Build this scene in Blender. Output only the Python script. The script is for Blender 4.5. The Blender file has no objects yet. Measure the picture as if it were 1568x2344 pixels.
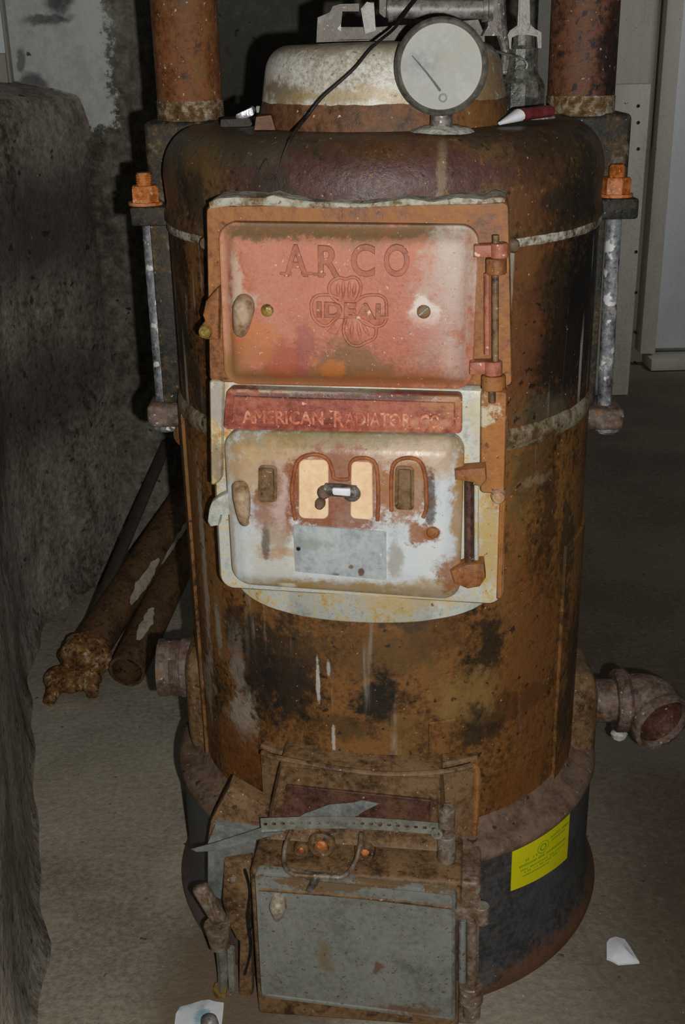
import bpy, bmesh, math, random
from mathutils import Vector, Matrix, noise
import numpy as np
random.seed(7)
SC = bpy.context.scene
COL = SC.collection
# ---------------------------------------------------------------- camera, light, exposure
FPX, PIT, ROL = 2659.0, .3817, -.0208
CAM = np.array([-.0649, -1.6687, 1.3187])
fw = np.array([0, math.cos(PIT), -math.sin(PIT)]); _r = np.array([1., 0, 0]); _u = np.cross(_r, fw)
RV = math.cos(ROL)*_r + math.sin(ROL)*_u; UV = -math.sin(ROL)*_r + math.cos(ROL)*_u
cd = bpy.data.cameras.new('camera'); cam = bpy.data.objects.new('camera', cd); COL.objects.link(cam)
cd.sensor_fit = 'VERTICAL'; cd.sensor_height = 36; cd.lens = FPX/2344*36; cd.clip_start = .05
m = Matrix.Identity(4)
for i in range(3):
    m[i][0] = RV[i]; m[i][1] = UV[i]; m[i][2] = -fw[i]; m[i][3] = CAM[i]
cam.matrix_world = m; SC.camera = cam
w = bpy.data.worlds.new('world'); SC.world = w; w.use_nodes = True
w.node_tree.nodes['Background'].inputs[0].default_value = (.85, .95, 1, 1)
w.node_tree.nodes['Background'].inputs[1].default_value = .05
# the camera's own flash: beside and slightly below the lens (camera held upright)
fl = bpy.data.lights.new('camera_flash', 'SPOT'); fl.energy = 75; fl.spot_size = math.radians(120); fl.spot_blend = .6
fl.shadow_soft_size = .007; fl.color = (1, .985, .95)
flo = bpy.data.objects.new('camera_flash', fl); COL.objects.link(flo)
fp = CAM + RV*.055 - UV*.035
fm = Matrix(m); aim = np.array([0.03, 0, .93]) - fp
q = Vector(aim).to_track_quat('-Z', 'Y'); flo.matrix_world = Matrix.Translation(Vector(fp)) @ q.to_matrix().to_4x4()
# added fill lamp without a visible source, brightens the far white door
al = bpy.data.lights.new('far_door_fill', 'AREA'); al.energy = 13; al.size = .8; al.color = (.9, .96, 1)
alo = bpy.data.objects.new('far_door_fill', al); COL.objects.link(alo); alo.location = (2.1, 1.4, 2.2)
alo.rotation_euler = Vector((-.35, 1.6, -1.2)).to_track_quat('-Z', 'Y').to_euler()
SC.view_settings.view_transform = 'Standard'; SC.view_settings.look = 'None'; SC.view_settings.gamma = 1
SC.view_settings.exposure = 0
try: SC.view_settings.use_curve_mapping = False
except Exception: pass
# ---------------------------------------------------------------- surveying the place
A = .12; CA, SA = math.cos(A), math.sin(A)
def ray(x, y): return fw + RV*(x-784)/FPX - UV*(y-1172)/FPX
def toL(P): return np.array([P[0]*CA - P[1]*SA, P[0]*SA + P[1]*CA, P[2]])
CL = toL(CAM)
def F(x, y, w):                      # point of the boiler's front plane at distance w from its axis (boiler frame)
    d = toL(ray(x, y)); return CL + d*(-w-CL[1])/d[1]
def W(x, y, Y):
    d = ray(x, y); return CAM + d*(Y-CAM[1])/d[1]
def WX(x, y, X):
    d = ray(x, y); return CAM + d*(X-CAM[0])/d[0]
def G(x, y, Z=0):
    d = ray(x, y); return CAM + d*(Z-CAM[2])/d[2]
def DP(x, y, dep): return CAM + ray(x, y)*dep
def Cy(x, y, r):
    d = toL(ray(x, y)); a = d[0]**2+d[1]**2; b = 2*(CL[0]*d[0]+CL[1]*d[1]); c = CL[0]**2+CL[1]**2-r*r
    return CL + d*(-b-math.sqrt(max(0, b*b-4*a*c)))/2/a
# ---------------------------------------------------------------- mesh helpers
def finish(name, bm, mat, parent=None, smooth=35, recenter=False):
    bmesh.ops.recalc_face_normals(bm, faces=bm.faces)
    me = bpy.data.meshes.new(name); bm.to_mesh(me); bm.free()
    o = bpy.data.objects.new(name, me); COL.objects.link(o)
    me.materials.append(mat)
    for p in me.polygons: p.use_smooth = True
    me.set_sharp_from_angle(angle=math.radians(smooth))
    if parent: o.parent = parent
    return o
def tag(o, label, cat=None, group=None, kind=None):
    if label: o['label'] = label
    if cat: o['category'] = cat
    if group: o['group'] = group
    if kind: o['kind'] = kind
    return o
def empty(name, loc=(0, 0, 0), rz=0):
    o = bpy.data.objects.new(name, None); COL.objects.link(o); o.location = loc; o.rotation_euler.z = rz
    o.empty_display_size = .05
    return o
def box(bm, x0, x1, y0, y1, z0, z1, bev=.003, seg=2, M=None):
    t = bmesh.new()
    bmesh.ops.create_cube(t, size=1)
    for v in t.verts: v.co = Vector(((x0+x1)/2+v.co.x*(x1-x0), (y0+y1)/2+v.co.y*(y1-y0), (z0+z1)/2+v.co.z*(z1-z0)))
    if bev: bmesh.ops.bevel(t, geom=t.edges[:], offset=bev, segments=seg, affect='EDGES', profile=.5)
    if M is not None: t.transform(M)
    merge(bm, t)
def merge(bm, t):
    me = bpy.data.meshes.new('tmp'); t.to_mesh(me); t.free(); bm.from_mesh(me); bpy.data.meshes.remove(me)
def frame_for(d):
    d = Vector(d).normalized(); a = Vector((0, 0, 1)) if abs(d.z) < .9 else Vector((1, 0, 0))
    u = d.cross(a).normalized(); v = d.cross(u).normalized(); return u, v
def lathe(bm, org, axis, prof, seg=32, ang0=0, sx=1):       # prof: (radius, distance along axis)
    org = Vector(org); axis = Vector(axis).normalized(); u, v = frame_for(axis)
    rings = []
    for r, h in prof:
        if r < 1e-6: rings.append([bm.verts.new(org+axis*h)])
        else: rings.append([bm.verts.new(org+axis*h+(u*math.cos(ang0+2*math.pi*k/seg)*sx+v*math.sin(ang0+2*math.pi*k/seg))*r) for k in range(seg)])
    for a, b in zip(rings, rings[1:]):
        if len(a) == 1 and len(b) == 1: continue
        for k in range(seg):
            k2 = (k+1) % seg
            if len(a) == 1: bm.faces.new((a[0], b[k], b[k2]))
            elif len(b) == 1: bm.faces.new((a[k], a[k2], b[0]))
            else: bm.faces.new((a[k], a[k2], b[k2], b[k]))
def tube(bm, pts, r, seg=10, caps=True, sub=4, flat=1.0):
    P = [Vector(p) for p in pts]
    if sub > 1 and len(P) > 2:                               # Catmull-Rom
        Q = []
        for i in range(len(P)-1):
            p0 = P[max(i-1, 0)]; p1 = P[i]; p2 = P[i+1]; p3 = P[min(i+2, len(P)-1)]
            for k in range(sub):
                t = k/sub
                Q.append(.5*((2*p1)+(p2-p0)*t+(2*p0-5*p1+4*p2-p3)*t*t+(3*p1-p0-3*p2+p3)*t**3))
        Q.append(P[-1])
        if isinstance(r, (list, tuple)):
            n = len(P)-1; r = [r[min(int(i/sub), n)]*(1-(i/sub % 1))+r[min(int(i/sub)+1, n)]*(i/sub % 1) for i in range(len(Q))]
        P = Q
    if not isinstance(r, (list, tuple)): r = [r]*len(P)
    rings = []; u = None
    for i, p in enumerate(P):
        d = (P[min(i+1, len(P)-1)]-P[max(i-1, 0)]).normalized()
        if u is None: u, v = frame_for(d)
        else:
            u = (u-d*u.dot(d)).normalized(); v = d.cross(u).normalized()
        rings.append([bm.verts.new(p+(u*math.cos(2*math.pi*k/seg)+v*math.sin(2*math.pi*k/seg)*flat)*r[i]) for k in range(seg)])
    for a, b in zip(rings, rings[1:]):
        for k in range(seg): bm.faces.new((a[k], a[(k+1) % seg], b[(k+1) % seg], b[k]))
    if caps: bm.faces.new(rings[0]); bm.faces.new(rings[-1])
def rr_outline(c, rad, inset=0, n=6):
    # c: TL, TR, BR, BL as (u,z); returns closed list of rounded quadrilateral points, inset inwards
    C = [Vector((p[0], p[1])) for p in c]; N = 4
    cen = sum(C, Vector((0, 0)))/4; out = []
    L = []
    for i in range(4):                                       # shift each edge inwards
        a, b = C[i], C[(i+1) % 4]; e = (b-a).normalized(); nrm = Vector((-e.y, e.x))
        if nrm.dot(cen-a) < 0: nrm = -nrm
        L.append((a+nrm*inset, e))
    V = []
    for i in range(4):
        (p, e), (q2, f2) = L[i-1], L[i]
        den = e.x*f2.y-e.y*f2.x; t = ((q2.x-p.x)*f2.y-(q2.y-p.y)*f2.x)/den; V.append(p+e*t)
    rd = max(rad-inset, .0015)
    for i in range(4):
        p = V[i]; a = (V[i-1]-p).normalized(); b = (V[(i+1) % 4]-p).normalized()
        c0 = p+(a+b)*rd
        for k in range(n+1):
            t = math.pi/2*k/n
            out.append(c0 - b*rd*math.cos(t) - a*rd*math.sin(t))
    return out
def loft_rr(bm, c, rad, rings, n=6, cap=True, wob=0):        # rings (inset, w): stacked rounded outlines towards the viewer
    R = []
    for ins, w in rings:
        R.append([bm.verts.new((p.x, -w, p.y)) for p in rr_outline(c, rad, ins, n)])
    for a, b in zip(R, R[1:]):
        k2 = len(a)
        for k in range(k2): bm.faces.new((a[k], a[(k+1) % k2], b[(k+1) % k2], b[k]))
    if cap: bm.faces.new(R[-1])
    bm.faces.new(list(reversed(R[0])))
def prism(bm, pts, w0, w1, bev=.002, taper=0):               # outline (u,z) extruded between w0 and w1
    t = bmesh.new()
    f = t.faces.new([t.verts.new((p[0], -w1, p[1])) for p in pts])
    r = bmesh.ops.extrude_face_region(t, geom=[f])
    for v in r['geom']:
        if isinstance(v, bmesh.types.BMVert): v.co.y = -w0
    # front edges bevel
    if bev:
        ed = [e for e in t.edges if all(abs(v.co.y+w1) < 1e-6 for v in e.verts)]
        bmesh.ops.bevel(t, geom=ed, offset=bev, segments=2, affect='EDGES', profile=.5)
    merge(bm, t)
def shell(bm, r0, r1, t0, t1, z0, z1, n=24, bev=.002, zf0=None, zf1=None):
    # curved plate between radii; angles measured from the front, positive to the right
    t = bmesh.new(); S = []
    for k in range(n+1):
        s = k/n; th = t0+(t1-t0)*s; za = zf0(s) if zf0 else z0; zb = zf1(s) if zf1 else z1
        c = [(r0, za), (r1-bev, za), (r1, za+bev), (r1, zb-bev), (r1-bev, zb), (r0, zb)]
        S.append([t.verts.new((r*math.sin(th), -r*math.cos(th), z)) for r, z in c])
    for a, b in zip(S, S[1:]):
        for k in range(6): t.faces.new((a[k], a[(k+1) % 6], b[(k+1) % 6], b[k]))
    if abs(t1-t0) < 6.28: t.faces.new(S[0]); t.faces.new(S[-1])
    merge(bm, t)
def text_bm(bm, s, size, mat4, depth=.0015, sx=1.0, space=1.0, bev=.0004, align='LEFT', off=0):
    cu = bpy.data.curves.new('t', 'FONT'); cu.body = s; cu.size = size; cu.extrude = depth; cu.bevel_depth = bev
    cu.bevel_resolution = 1; cu.space_character = space; cu.align_x = align; cu.resolution_u = 4; cu.offset = off
    o = bpy.data.objects.new('t', cu); COL.objects.link(o)
    dg = bpy.context.evaluated_depsgraph_get(); dg.update()
    me = bpy.data.meshes.new_from_object(o.evaluated_get(dg)); me.transform(mat4 @ Matrix.Diagonal((sx, 1, 1, 1)))
    bm.from_mesh(me); bpy.data.meshes.remove(me); bpy.data.objects.remove(o); bpy.data.curves.remove(cu)
def front_mat(p0, p1, up=(0, 0, 1)):                          # text plane on the front: origin p0, baseline towards p1
    x = (Vector(p1)-Vector(p0)).normalized(); z = x.cross(Vector(up)).normalized(); y = z.cross(x)
    M4 = Matrix.Identity(4)
    for i in range(3): M4[i][0] = x[i]; M4[i][1] = y[i]; M4[i][2] = z[i]; M4[i][3] = p0[i]
    return M4
def hexnut(bm, org, axis, r, h, ang=0): lathe(bm, org, axis, [(0, 0), (r, 0), (r, h*.85), (r*.9, h), (0, h)], 6, ang)
def rough_up(bm, amp, scale, seed=0):
    for v in bm.verts:
        n = noise.noise_vector(v.co*scale+Vector((seed, 0, 0))); v.co += n*amp
# ---------------------------------------------------------------- materials
DS = .93                                                     # the camera's muted colour rendering of rust and dirt
def lin(c, ds=None):
    k = DS if ds is None else ds
    if k < .94 and c[0] > c[1] > c[2] and (c[0]-c[2])/c[0] > .42: c = [c[0]*.98, c[1]*1.02, c[2]*.86]
    g = .3*c[0]+.59*c[1]+.11*c[2]; c = [g+(x-g)*k for x in c]
    return tuple(((v/255)/12.92 if v/255 <= .04045 else ((v/255+.055)/1.055)**2.4) for v in c)+(1,)
class NT:
    def __init__(s, name):
        s.m = bpy.data.materials.new(name); s.m.use_nodes = True; s.t = s.m.node_tree; s.t.nodes.clear()
    def n(s, ty, **k):
        x = s.t.nodes.new(ty)
        for a, b in k.items(): setattr(x, a, b)
        return x
    def l(s, a, b): s.t.links.new(a, b)
    def mix(s, fac, a, b):
        x = s.n('ShaderNodeMix', data_type='RGBA')
        for i, v in ((0, fac), (6, a), (7, b)):
            if hasattr(v, 'links'): s.l(v, x.inputs[i])
            elif i == 0: x.inputs[0].default_value = v
            else: x.inputs[i].default_value = v
        return x.outputs[2]
    def rng(s, v, a, b, c=0., d=1., smooth=True):
        x = s.n('ShaderNodeMapRange'); x.interpolation_type = 'SMOOTHSTEP' if smooth else 'LINEAR'
        s.l(v, x.inputs[0])
        for i, q in enumerate((a, b, c, d)): x.inputs[i+1].default_value = q
        return x.outputs[0]
    def math(s, op, a, b):
        x = s.n('ShaderNodeMath', operation=op)
        for i, v in enumerate((a, b)):
            if hasattr(v, 'links'): s.l(v, x.inputs[i])
            else: x.inputs[i].default_value = v
        return x.outputs[0]
def surf(name, ramp, scale=18, stretch=(1, 1, .4), blobs=(), specks=(), rough=.72, metal=0., bump=.35, spec=.35,
         fine=110, warp=.05, wscale=9, detail=9, grain=.85, streak=None, bdist=.004, mott=3.0):
    """Weathered surface: noise ramp, patches of their own colour (blobs), fine specks, vertical streaks, bump."""
    T = NT(name); tc = T.n('ShaderNodeTexCoord').outputs['Object']
    mp = T.n('ShaderNodeMapping'); mp.inputs['Scale'].default_value = stretch; T.l(tc, mp.inputs[0])
    n1 = T.n('ShaderNodeTexNoise'); n1.inputs['Scale'].default_value = scale; n1.inputs['Detail'].default_value = detail
    n1.inputs['Roughness'].default_value = .65; n1.inputs['Distortion'].default_value = .4; T.l(mp.outputs[0], n1.inputs['Vector'])
    n2 = T.n('ShaderNodeTexNoise'); n2.inputs['Scale'].default_value = fine; n2.inputs['Detail'].default_value = 5
    n2.inputs['Roughness'].default_value = .7; T.l(tc, n2.inputs['Vector'])
    v = T.math('ADD', n1.outputs[0], T.math('MULTIPLY', T.math('SUBTRACT', n2.outputs[0], .5), grain))
    cr = T.n('ShaderNodeValToRGB'); T.l(v, cr.inputs[0]); el = cr.color_ramp.elements
    while len(el) > 1: el.remove(el[0])
    el[0].position = ramp[0][0]; el[0].color = lin(ramp[0][1])
    for p, c in ramp[1:]:
        e = el.new(p); e.color = lin(c)
    col = cr.outputs[0]
    # warped coordinates for ragged patch edges
    nw = T.n('ShaderNodeTexNoise'); nw.inputs['Scale'].default_value = wscale; nw.inputs['Detail'].default_value = 7; nw.inputs['Roughness'].default_value = .68
    T.l(tc, nw.inputs['Vector'])
    sb = T.n('ShaderNodeVectorMath', operation='SUBTRACT'); T.l(nw.outputs[1], sb.inputs[0]); sb.inputs[1].default_value = (.5, .5, .5)
    sc = T.n('ShaderNodeVectorMath', operation='SCALE'); T.l(sb.outputs[0], sc.inputs[0]); sc.inputs[3].default_value = warp*2
    ad = T.n('ShaderNodeVectorMath', operation='ADD'); T.l(tc, ad.inputs[0]); T.l(sc.outputs[0], ad.inputs[1])
    n3 = T.n('ShaderNodeTexNoise'); n3.inputs['Scale'].default_value = 70; n3.inputs['Detail'].default_value = 6; n3.inputs['Roughness'].default_value = .75; T.l(tc, n3.inputs['Vector'])
    gr = T.math('MULTIPLY', T.math('SUBTRACT', n3.outputs[0], .5), mott)
    for b in blobs:
        c, r, color = b[0], b[1], b[2]; st = b[3] if len(b) > 3 else 1.; soft = b[4] if len(b) > 4 else .45
        q1 = T.n('ShaderNodeVectorMath', operation='SUBTRACT'); T.l(tc if min(r[0], r[2]) < .0075 else ad.outputs[0], q1.inputs[0]); q1.inputs[1].default_value = tuple(c)
        q2 = T.n('ShaderNodeVectorMath', operation='MULTIPLY'); T.l(q1.outputs[0], q2.inputs[0]); q2.inputs[1].default_value = tuple(1/max(x, 1e-4) for x in r)
        if len(b) > 5:                                       # straight-sided patch
            q3 = T.n('ShaderNodeVectorMath', operation='ABSOLUTE'); T.l(q2.outputs[0], q3.inputs[0])
            sx = T.n('ShaderNodeSeparateXYZ'); T.l(q3.outputs[0], sx.inputs[0]); dist = T.math('MAXIMUM', sx.outputs[0], sx.outputs[2])
        else:
            q3 = T.n('ShaderNodeVectorMath', operation='LENGTH'); T.l(q2.outputs[0], q3.inputs[0]); dist = q3.outputs[1]
        dist = T.math('ADD', dist, gr)
        f = T.rng(dist, 1-soft, 1+soft, st, 0.)
        f = T.math('MULTIPLY', f, T.rng(v, .28, .62, .7, 1.))
        g = T.mix(T.math('MULTIPLY', n2.outputs[0], .35), lin(color), lin([x*.55 for x in color]))
        col = T.mix(f, col, g)
    if streak:
        ms = T.n('ShaderNodeMapping'); ms.inputs['Scale'].default_value = (1, 1, .06); T.l(tc, ms.inputs[0])
        ns = T.n('ShaderNodeTexNoise'); ns.inputs['Scale'].default_value = streak[1]; ns.inputs['Detail'].default_value = 5; T.l(ms.outputs[0], ns.inputs['Vector'])
        f = T.math('MULTIPLY', T.rng(ns.outputs[0], streak[2], streak[2]+.1), T.rng(n1.outputs[0], .4, .6))
        col = T.mix(T.math('MULTIPLY', f, streak[3]), col, lin(streak[0]))
    for i, (color, sc_, th, st) in enumerate(specks):
        nn = T.n('ShaderNodeTexNoise'); nn.inputs['Scale'].default_value = sc_*1.7; nn.inputs['Detail'].default_value = 2
        mm = T.n('ShaderNodeMapping'); mm.inputs['Location'].default_value = (i*3.1+1, 2, 5); T.l(tc, mm.inputs[0]); T.l(mm.outputs[0], nn.inputs['Vector'])
        col = T.mix(T.rng(nn.outputs[0], th, th+.06, 0, st), col, lin(color))
    bs = T.n('ShaderNodeBsdfPrincipled'); T.l(col, bs.inputs['Base Color']); bs.inputs['Metallic'].default_value = metal
    bs.inputs['Specular IOR Level'].default_value = spec
    T.l(T.rng(v, .3, .7, max(rough-.13, .05), min(rough+.12, 1)), bs.inputs['Roughness'])
    bp = T.n('ShaderNodeBump'); bp.inputs['Strength'].default_value = bump; bp.inputs['Distance'].default_value = bdist
    T.l(v, bp.inputs['Height']); T.l(bp.outputs[0], bs.inputs['Normal'])
    ou = T.n('ShaderNodeOutputMaterial'); T.l(bs.outputs[0], ou.inputs[0]); return T.m
def cb(px, py, rx, ry, color, st=1., soft=.45, r=.300):      # patch on the boiler's round wall, where the photo shows it
    p = Cy(px, py, r); d = (np.dot(ray(px, py), ray(px, py)))**.5
    k = 1.45/FPX; return ((p[0], p[1], p[2]), (rx*k, 9, ry*k*1.06), color, st, soft)
def fb(px, py, rx, ry, color, st=1., soft=.45, w=.34):
    p = F(px, py, w); k = 1.36/FPX*(1+max(0, 1100-py)*-.00004+max(0, py-1100)*.00015)
    return ((p[0], p[1], p[2]), (rx*k, 9, ry*k*1.06), color, st, soft)
RED = (150, 72, 52); BRN = (112, 70, 38); DK = (26, 24, 22); OR = (168, 92, 38); OL = (92, 74, 46); WH = (196, 196, 190); PUR = (92, 48, 48)
m_crown = surf('rusted_crown_iron', [(.3, (36, 30, 24)), (.45, (80, 56, 38)), (.56, (104, 66, 42)), (.7, (86, 70, 48))], 14, (1, 1, .6), [
    cb(560, 320, 190, 34, (58, 54, 42), .8), cb(1240, 320, 100, 40, (50, 46, 36), .8), cb(400, 400, 22, 70, (46, 42, 30), .8), cb(1340, 400, 30, 120, (34, 32, 26), .9), 
    cb(620, 350, 170, 70, (70, 62, 46), .85), cb(440, 330, 60, 60, (100, 78, 50), .7), cb(880, 420, 330, 45, (80, 42, 42), .9), cb(1010, 400, 10, 90, (140, 122, 90), .7),
    cb(900, 330, 160, 40, (88, 52, 36), .7), cb(1080, 310, 60, 30, (60, 52, 40), .7), cb(440, 470, 40, 60, (40, 36, 26), .8), cb(620, 440, 45, 50, (52, 46, 34), .8), cb(1290, 470, 60, 70, (30, 28, 24), .85),
    cb(1200, 480, 60, 50, (110, 62, 36), .8), cb(1230, 370, 70, 60, (80, 50, 32), .6), cb(470, 390, 50, 40, (110, 76, 40), .6)],
    [((206, 172, 124), 90, .72, .8), ((30, 26, 22), 60, .66, .7), ((150, 100, 50), 80, .66, .5)], .5, 0, .45, .55, grain=.9, mott=3)
m_header = surf('blackened_iron_with_flecks', [(.35, (30, 30, 28)), (.5, (48, 46, 38)), (.62, (86, 62, 40)), (.75, (110, 104, 90))], 26, (1, 1, .7), [], [((180, 176, 160), 110, .7, .7)], .6, 0, .5)
m_mid = surf('sooty_rusted_jacket', [(.3, (36, 28, 20)), (.45, (90, 56, 32)), (.58, (118, 68, 38)), (.72, (84, 56, 36))], 12, (1, 1, .35), [
    cb(1310, 760, 90, 220, (16, 17, 18), .97), cb(1250, 640, 70, 60, (50, 38, 26), .8), cb(1350, 600, 50, 140, (14, 15, 16), .95), cb(1215, 760, 40, 140, (112, 62, 40), .7), cb(1240, 950, 70, 50, (96, 84, 62), .8),
    cb(410, 600, 22, 80, (20, 18, 12), .8), cb(440, 640, 14, 110, (128, 80, 44), .8), cb(415, 790, 30, 110, (38, 32, 20), .9), cb(452, 900, 24, 80, (40, 38, 30), .8), cb(1195, 580, 25, 60, (124, 76, 44), .7)],
    [((200, 180, 150), 100, .72, .8), ((18, 16, 14), 50, .64, .8)], .6, 0, .4, .35, streak=((184, 180, 168), 60, .6, .7))
m_body = surf('rusted_brown_jacket', [(.28, (40, 30, 20)), (.42, (98, 62, 32)), (.55, (134, 82, 42)), (.7, (108, 78, 44))], 11, (1, 1, .5), [
    cb(600, 1530, 60, 130, (30, 30, 28), .95), cb(670, 1540, 70, 150, (30, 27, 22), .95), cb(830, 1500, 200, 60, (92, 64, 38), .6), cb(1150, 1620, 120, 40, (40, 32, 24), .7), cb(540, 1430, 40, 60, (30, 28, 26), .75), cb(845, 1420, 120, 18, (38, 36, 34), .7),
    cb(870, 1600, 62, 80, (22, 20, 17), .97), cb(700, 1800, 8, 8, (20, 18, 16), .6), cb(800, 1660, 60, 35, (60, 44, 26), .6), cb(1110, 1490, 38, 100, (36, 28, 20), .95), cb(990, 1450, 60, 60, (96, 60, 34), .6),
    cb(1070, 1590, 75, 60, (146, 106, 64), .95), cb(1100, 1670, 60, 35, (40, 32, 22), .85), cb(1090, 1620, 22, 22, (36, 30, 22), .8), cb(940, 1430, 60, 16, (60, 52, 44), .6),
    cb(560, 1650, 42, 70, (176, 164, 144), .8), cb(545, 1550, 26, 60, (150, 144, 134), .7), cb(545, 1480, 20, 60, (140, 130, 116), .5), cb(480, 1560, 16, 110, (176, 166, 150), .7), cb(468, 1300, 9, 240, (172, 164, 150), .75), cb(500, 1440, 10, 70, (168, 160, 146), .6),
    cb(728, 1560, 5, 55, (206, 200, 190), .9, .3), cb(752, 1530, 4, 20, (200, 196, 186), .8), cb(764, 1700, 5, 45, (196, 190, 178), .85, .3),
    cb(1210, 1500, 60, 280, (122, 68, 36), .6), cb(1215, 1050, 40, 90, (84, 58, 36), .7), cb(1230, 1090, 36, 14, (150, 124, 92), .6), cb(1300, 1280, 16, 200, (52, 42, 28), .8), cb(1300, 1560, 26, 170, (48, 40, 26), .85), cb(1250, 1180, 20, 120, (40, 32, 24), .7),
    cb(560, 1740, 90, 90, (126, 66, 30), .7), cb(1180, 1800, 80, 60, (130, 72, 34), .8), cb(930, 1680, 60, 50, (118, 86, 46), .6)],
    [((190, 160, 110), 95, .715, .8), ((24, 20, 16), 45, .66, .8)], .62, 0, .5, .35, warp=.045, wscale=14, streak=((170, 160, 145), 46, .64, .5))
m_base = surf('blue_black_sheet_iron', [(.3, (36, 36, 37)), (.5, (60, 60, 61)), (.62, (72, 71, 70)), (.75, (84, 72, 58))], 22, (1, 1, 1), [
    ((0, 0, .0), (9, 9, .026), (112, 66, 38), .8), ((.27, -.15, .15), (.06, 9, .1), (76, 78, 82), .5), ((-.3, -.1, .12), (.06, 9, .2), (100, 102, 106), .5)], [((150, 150, 146), 150, .7, .5)], .6, 0, .3)
m_rim = surf('dusty_rust_rim', [(.3, (86, 66, 52)), (.5, (110, 88, 72)), (.65, (124, 98, 78))], 26, (1, 1, 1), [], [((170, 165, 160), 80, .7, .6), ((30, 26, 24), 40, .66, .8)], .65)
DS = .95
m_door = surf('salmon_red_rust', [(.3, (146, 82, 58)), (.48, (178, 106, 80)), (.6, (186, 116, 90)), (.75, (178, 130, 106))], 10, (1, 1, .6), [
    fb(520, 560, 30, 60, (206, 150, 122), .6), fb(640, 500, 120, 22, (140, 106, 66), .9), fb(900, 545, 200, 16, (150, 108, 76), .7), fb(1080, 560, 14, 60, (170, 112, 66), .8), 
    fb(800, 525, 420, 18, (118, 92, 58), .95, .3), fb(1092, 700, 14, 240, (150, 92, 50), .8), fb(1040, 620, 50, 100, (200, 192, 180), .9, .7), fb(1010, 740, 65, 110, (190, 158, 144), .75, .7),
    fb(1050, 820, 30, 60, (190, 170, 160), .5), fb(740, 868, 330, 36, (146, 98, 56), .95), fb(530, 830, 40, 60, (152, 104, 60), .85), fb(800, 825, 95, 42, (128, 90, 54), .95), fb(762, 838, 26, 20, (190, 108, 46), .9, .3), fb(720, 822, 14, 8, (190, 108, 46), .8, .4), fb(650, 820, 60, 40, (168, 78, 50), .8),
    fb(585, 760, 50, 30, (200, 118, 56), .7), fb(575, 800, 50, 30, (182, 112, 66), .8), fb(545, 650, 14, 60, (214, 190, 170), .8), fb(970, 714, 28, 30, (226, 216, 206), .9, .4), fb(555, 690, 36, 22, (190, 178, 160), .8), fb(515, 700, 10, 200, (206, 158, 124), .7),
    fb(700, 790, 20, 60, (150, 80, 78), .6), fb(900, 870, 200, 18, (164, 94, 54), .8), fb(930, 760, 70, 40, (186, 98, 76), .6), fb(525, 850, 30, 40, (160, 112, 62), .8)],
    [((226, 200, 186), 150, .69, .5), ((120, 62, 50), 120, .69, .5)], .55, 0, .25, .45, fine=220, warp=.02, wscale=22, grain=.7, mott=2.8)
m_letter = surf('worn_brown_salmon_and_letter_shade', [(.3, (130, 74, 54)), (.5, (160, 94, 70)), (.7, (176, 112, 88))], 40, (1, 1, 1), [], [((216, 190, 170), 90, .64, .8)], .55, 0, .25)  # worn salmon, browned to stand in for letter relief shading; hinges' own tone
DS = .93
m_frame = surf('orange_brown_frame_rust', [(.3, (104, 58, 34)), (.48, (146, 86, 50)), (.62, (160, 102, 62)), (.78, (136, 100, 64))], 16, (1, 1, .6), [
    fb(1140, 1150, 30, 300, (188, 112, 56), .7), fb(1100, 930, 36, 40, (206, 196, 164), .95, .25, .33), fb(495, 950, 22, 70, (186, 176, 162), .9, .3, .33)],
    [((220, 176, 120), 110, .7, .6), ((70, 40, 28), 60, .68, .7)], .62, 0, .35, .4)
DS = .95
m_panel = surf('dark_red_panel_rust', [(.3, (122, 60, 46)), (.5, (158, 82, 62)), (.7, (176, 108, 78))], 22, (1, 1, 1), [
    fb(760, 893, 190, 10, (222, 212, 186), .9, .35), fb(800, 910, 250, 8, (62, 48, 42), .8), fb(1040, 920, 60, 30, (186, 134, 84), .7), fb(980, 975, 60, 12, (214, 160, 120), .6)], [((226, 200, 180), 130, .68, .7)], .5, 0, .3, .5)
m_pletter = surf('paler_red_lettering', [(.3, (150, 70, 54)), (.5, (190, 104, 76)), (.62, (206, 140, 110)), (.75, (214, 190, 160))], 50, (1, 1, 1), [], [], .5, 0, .25)  # letters paler than their panel
DS = .93
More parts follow.
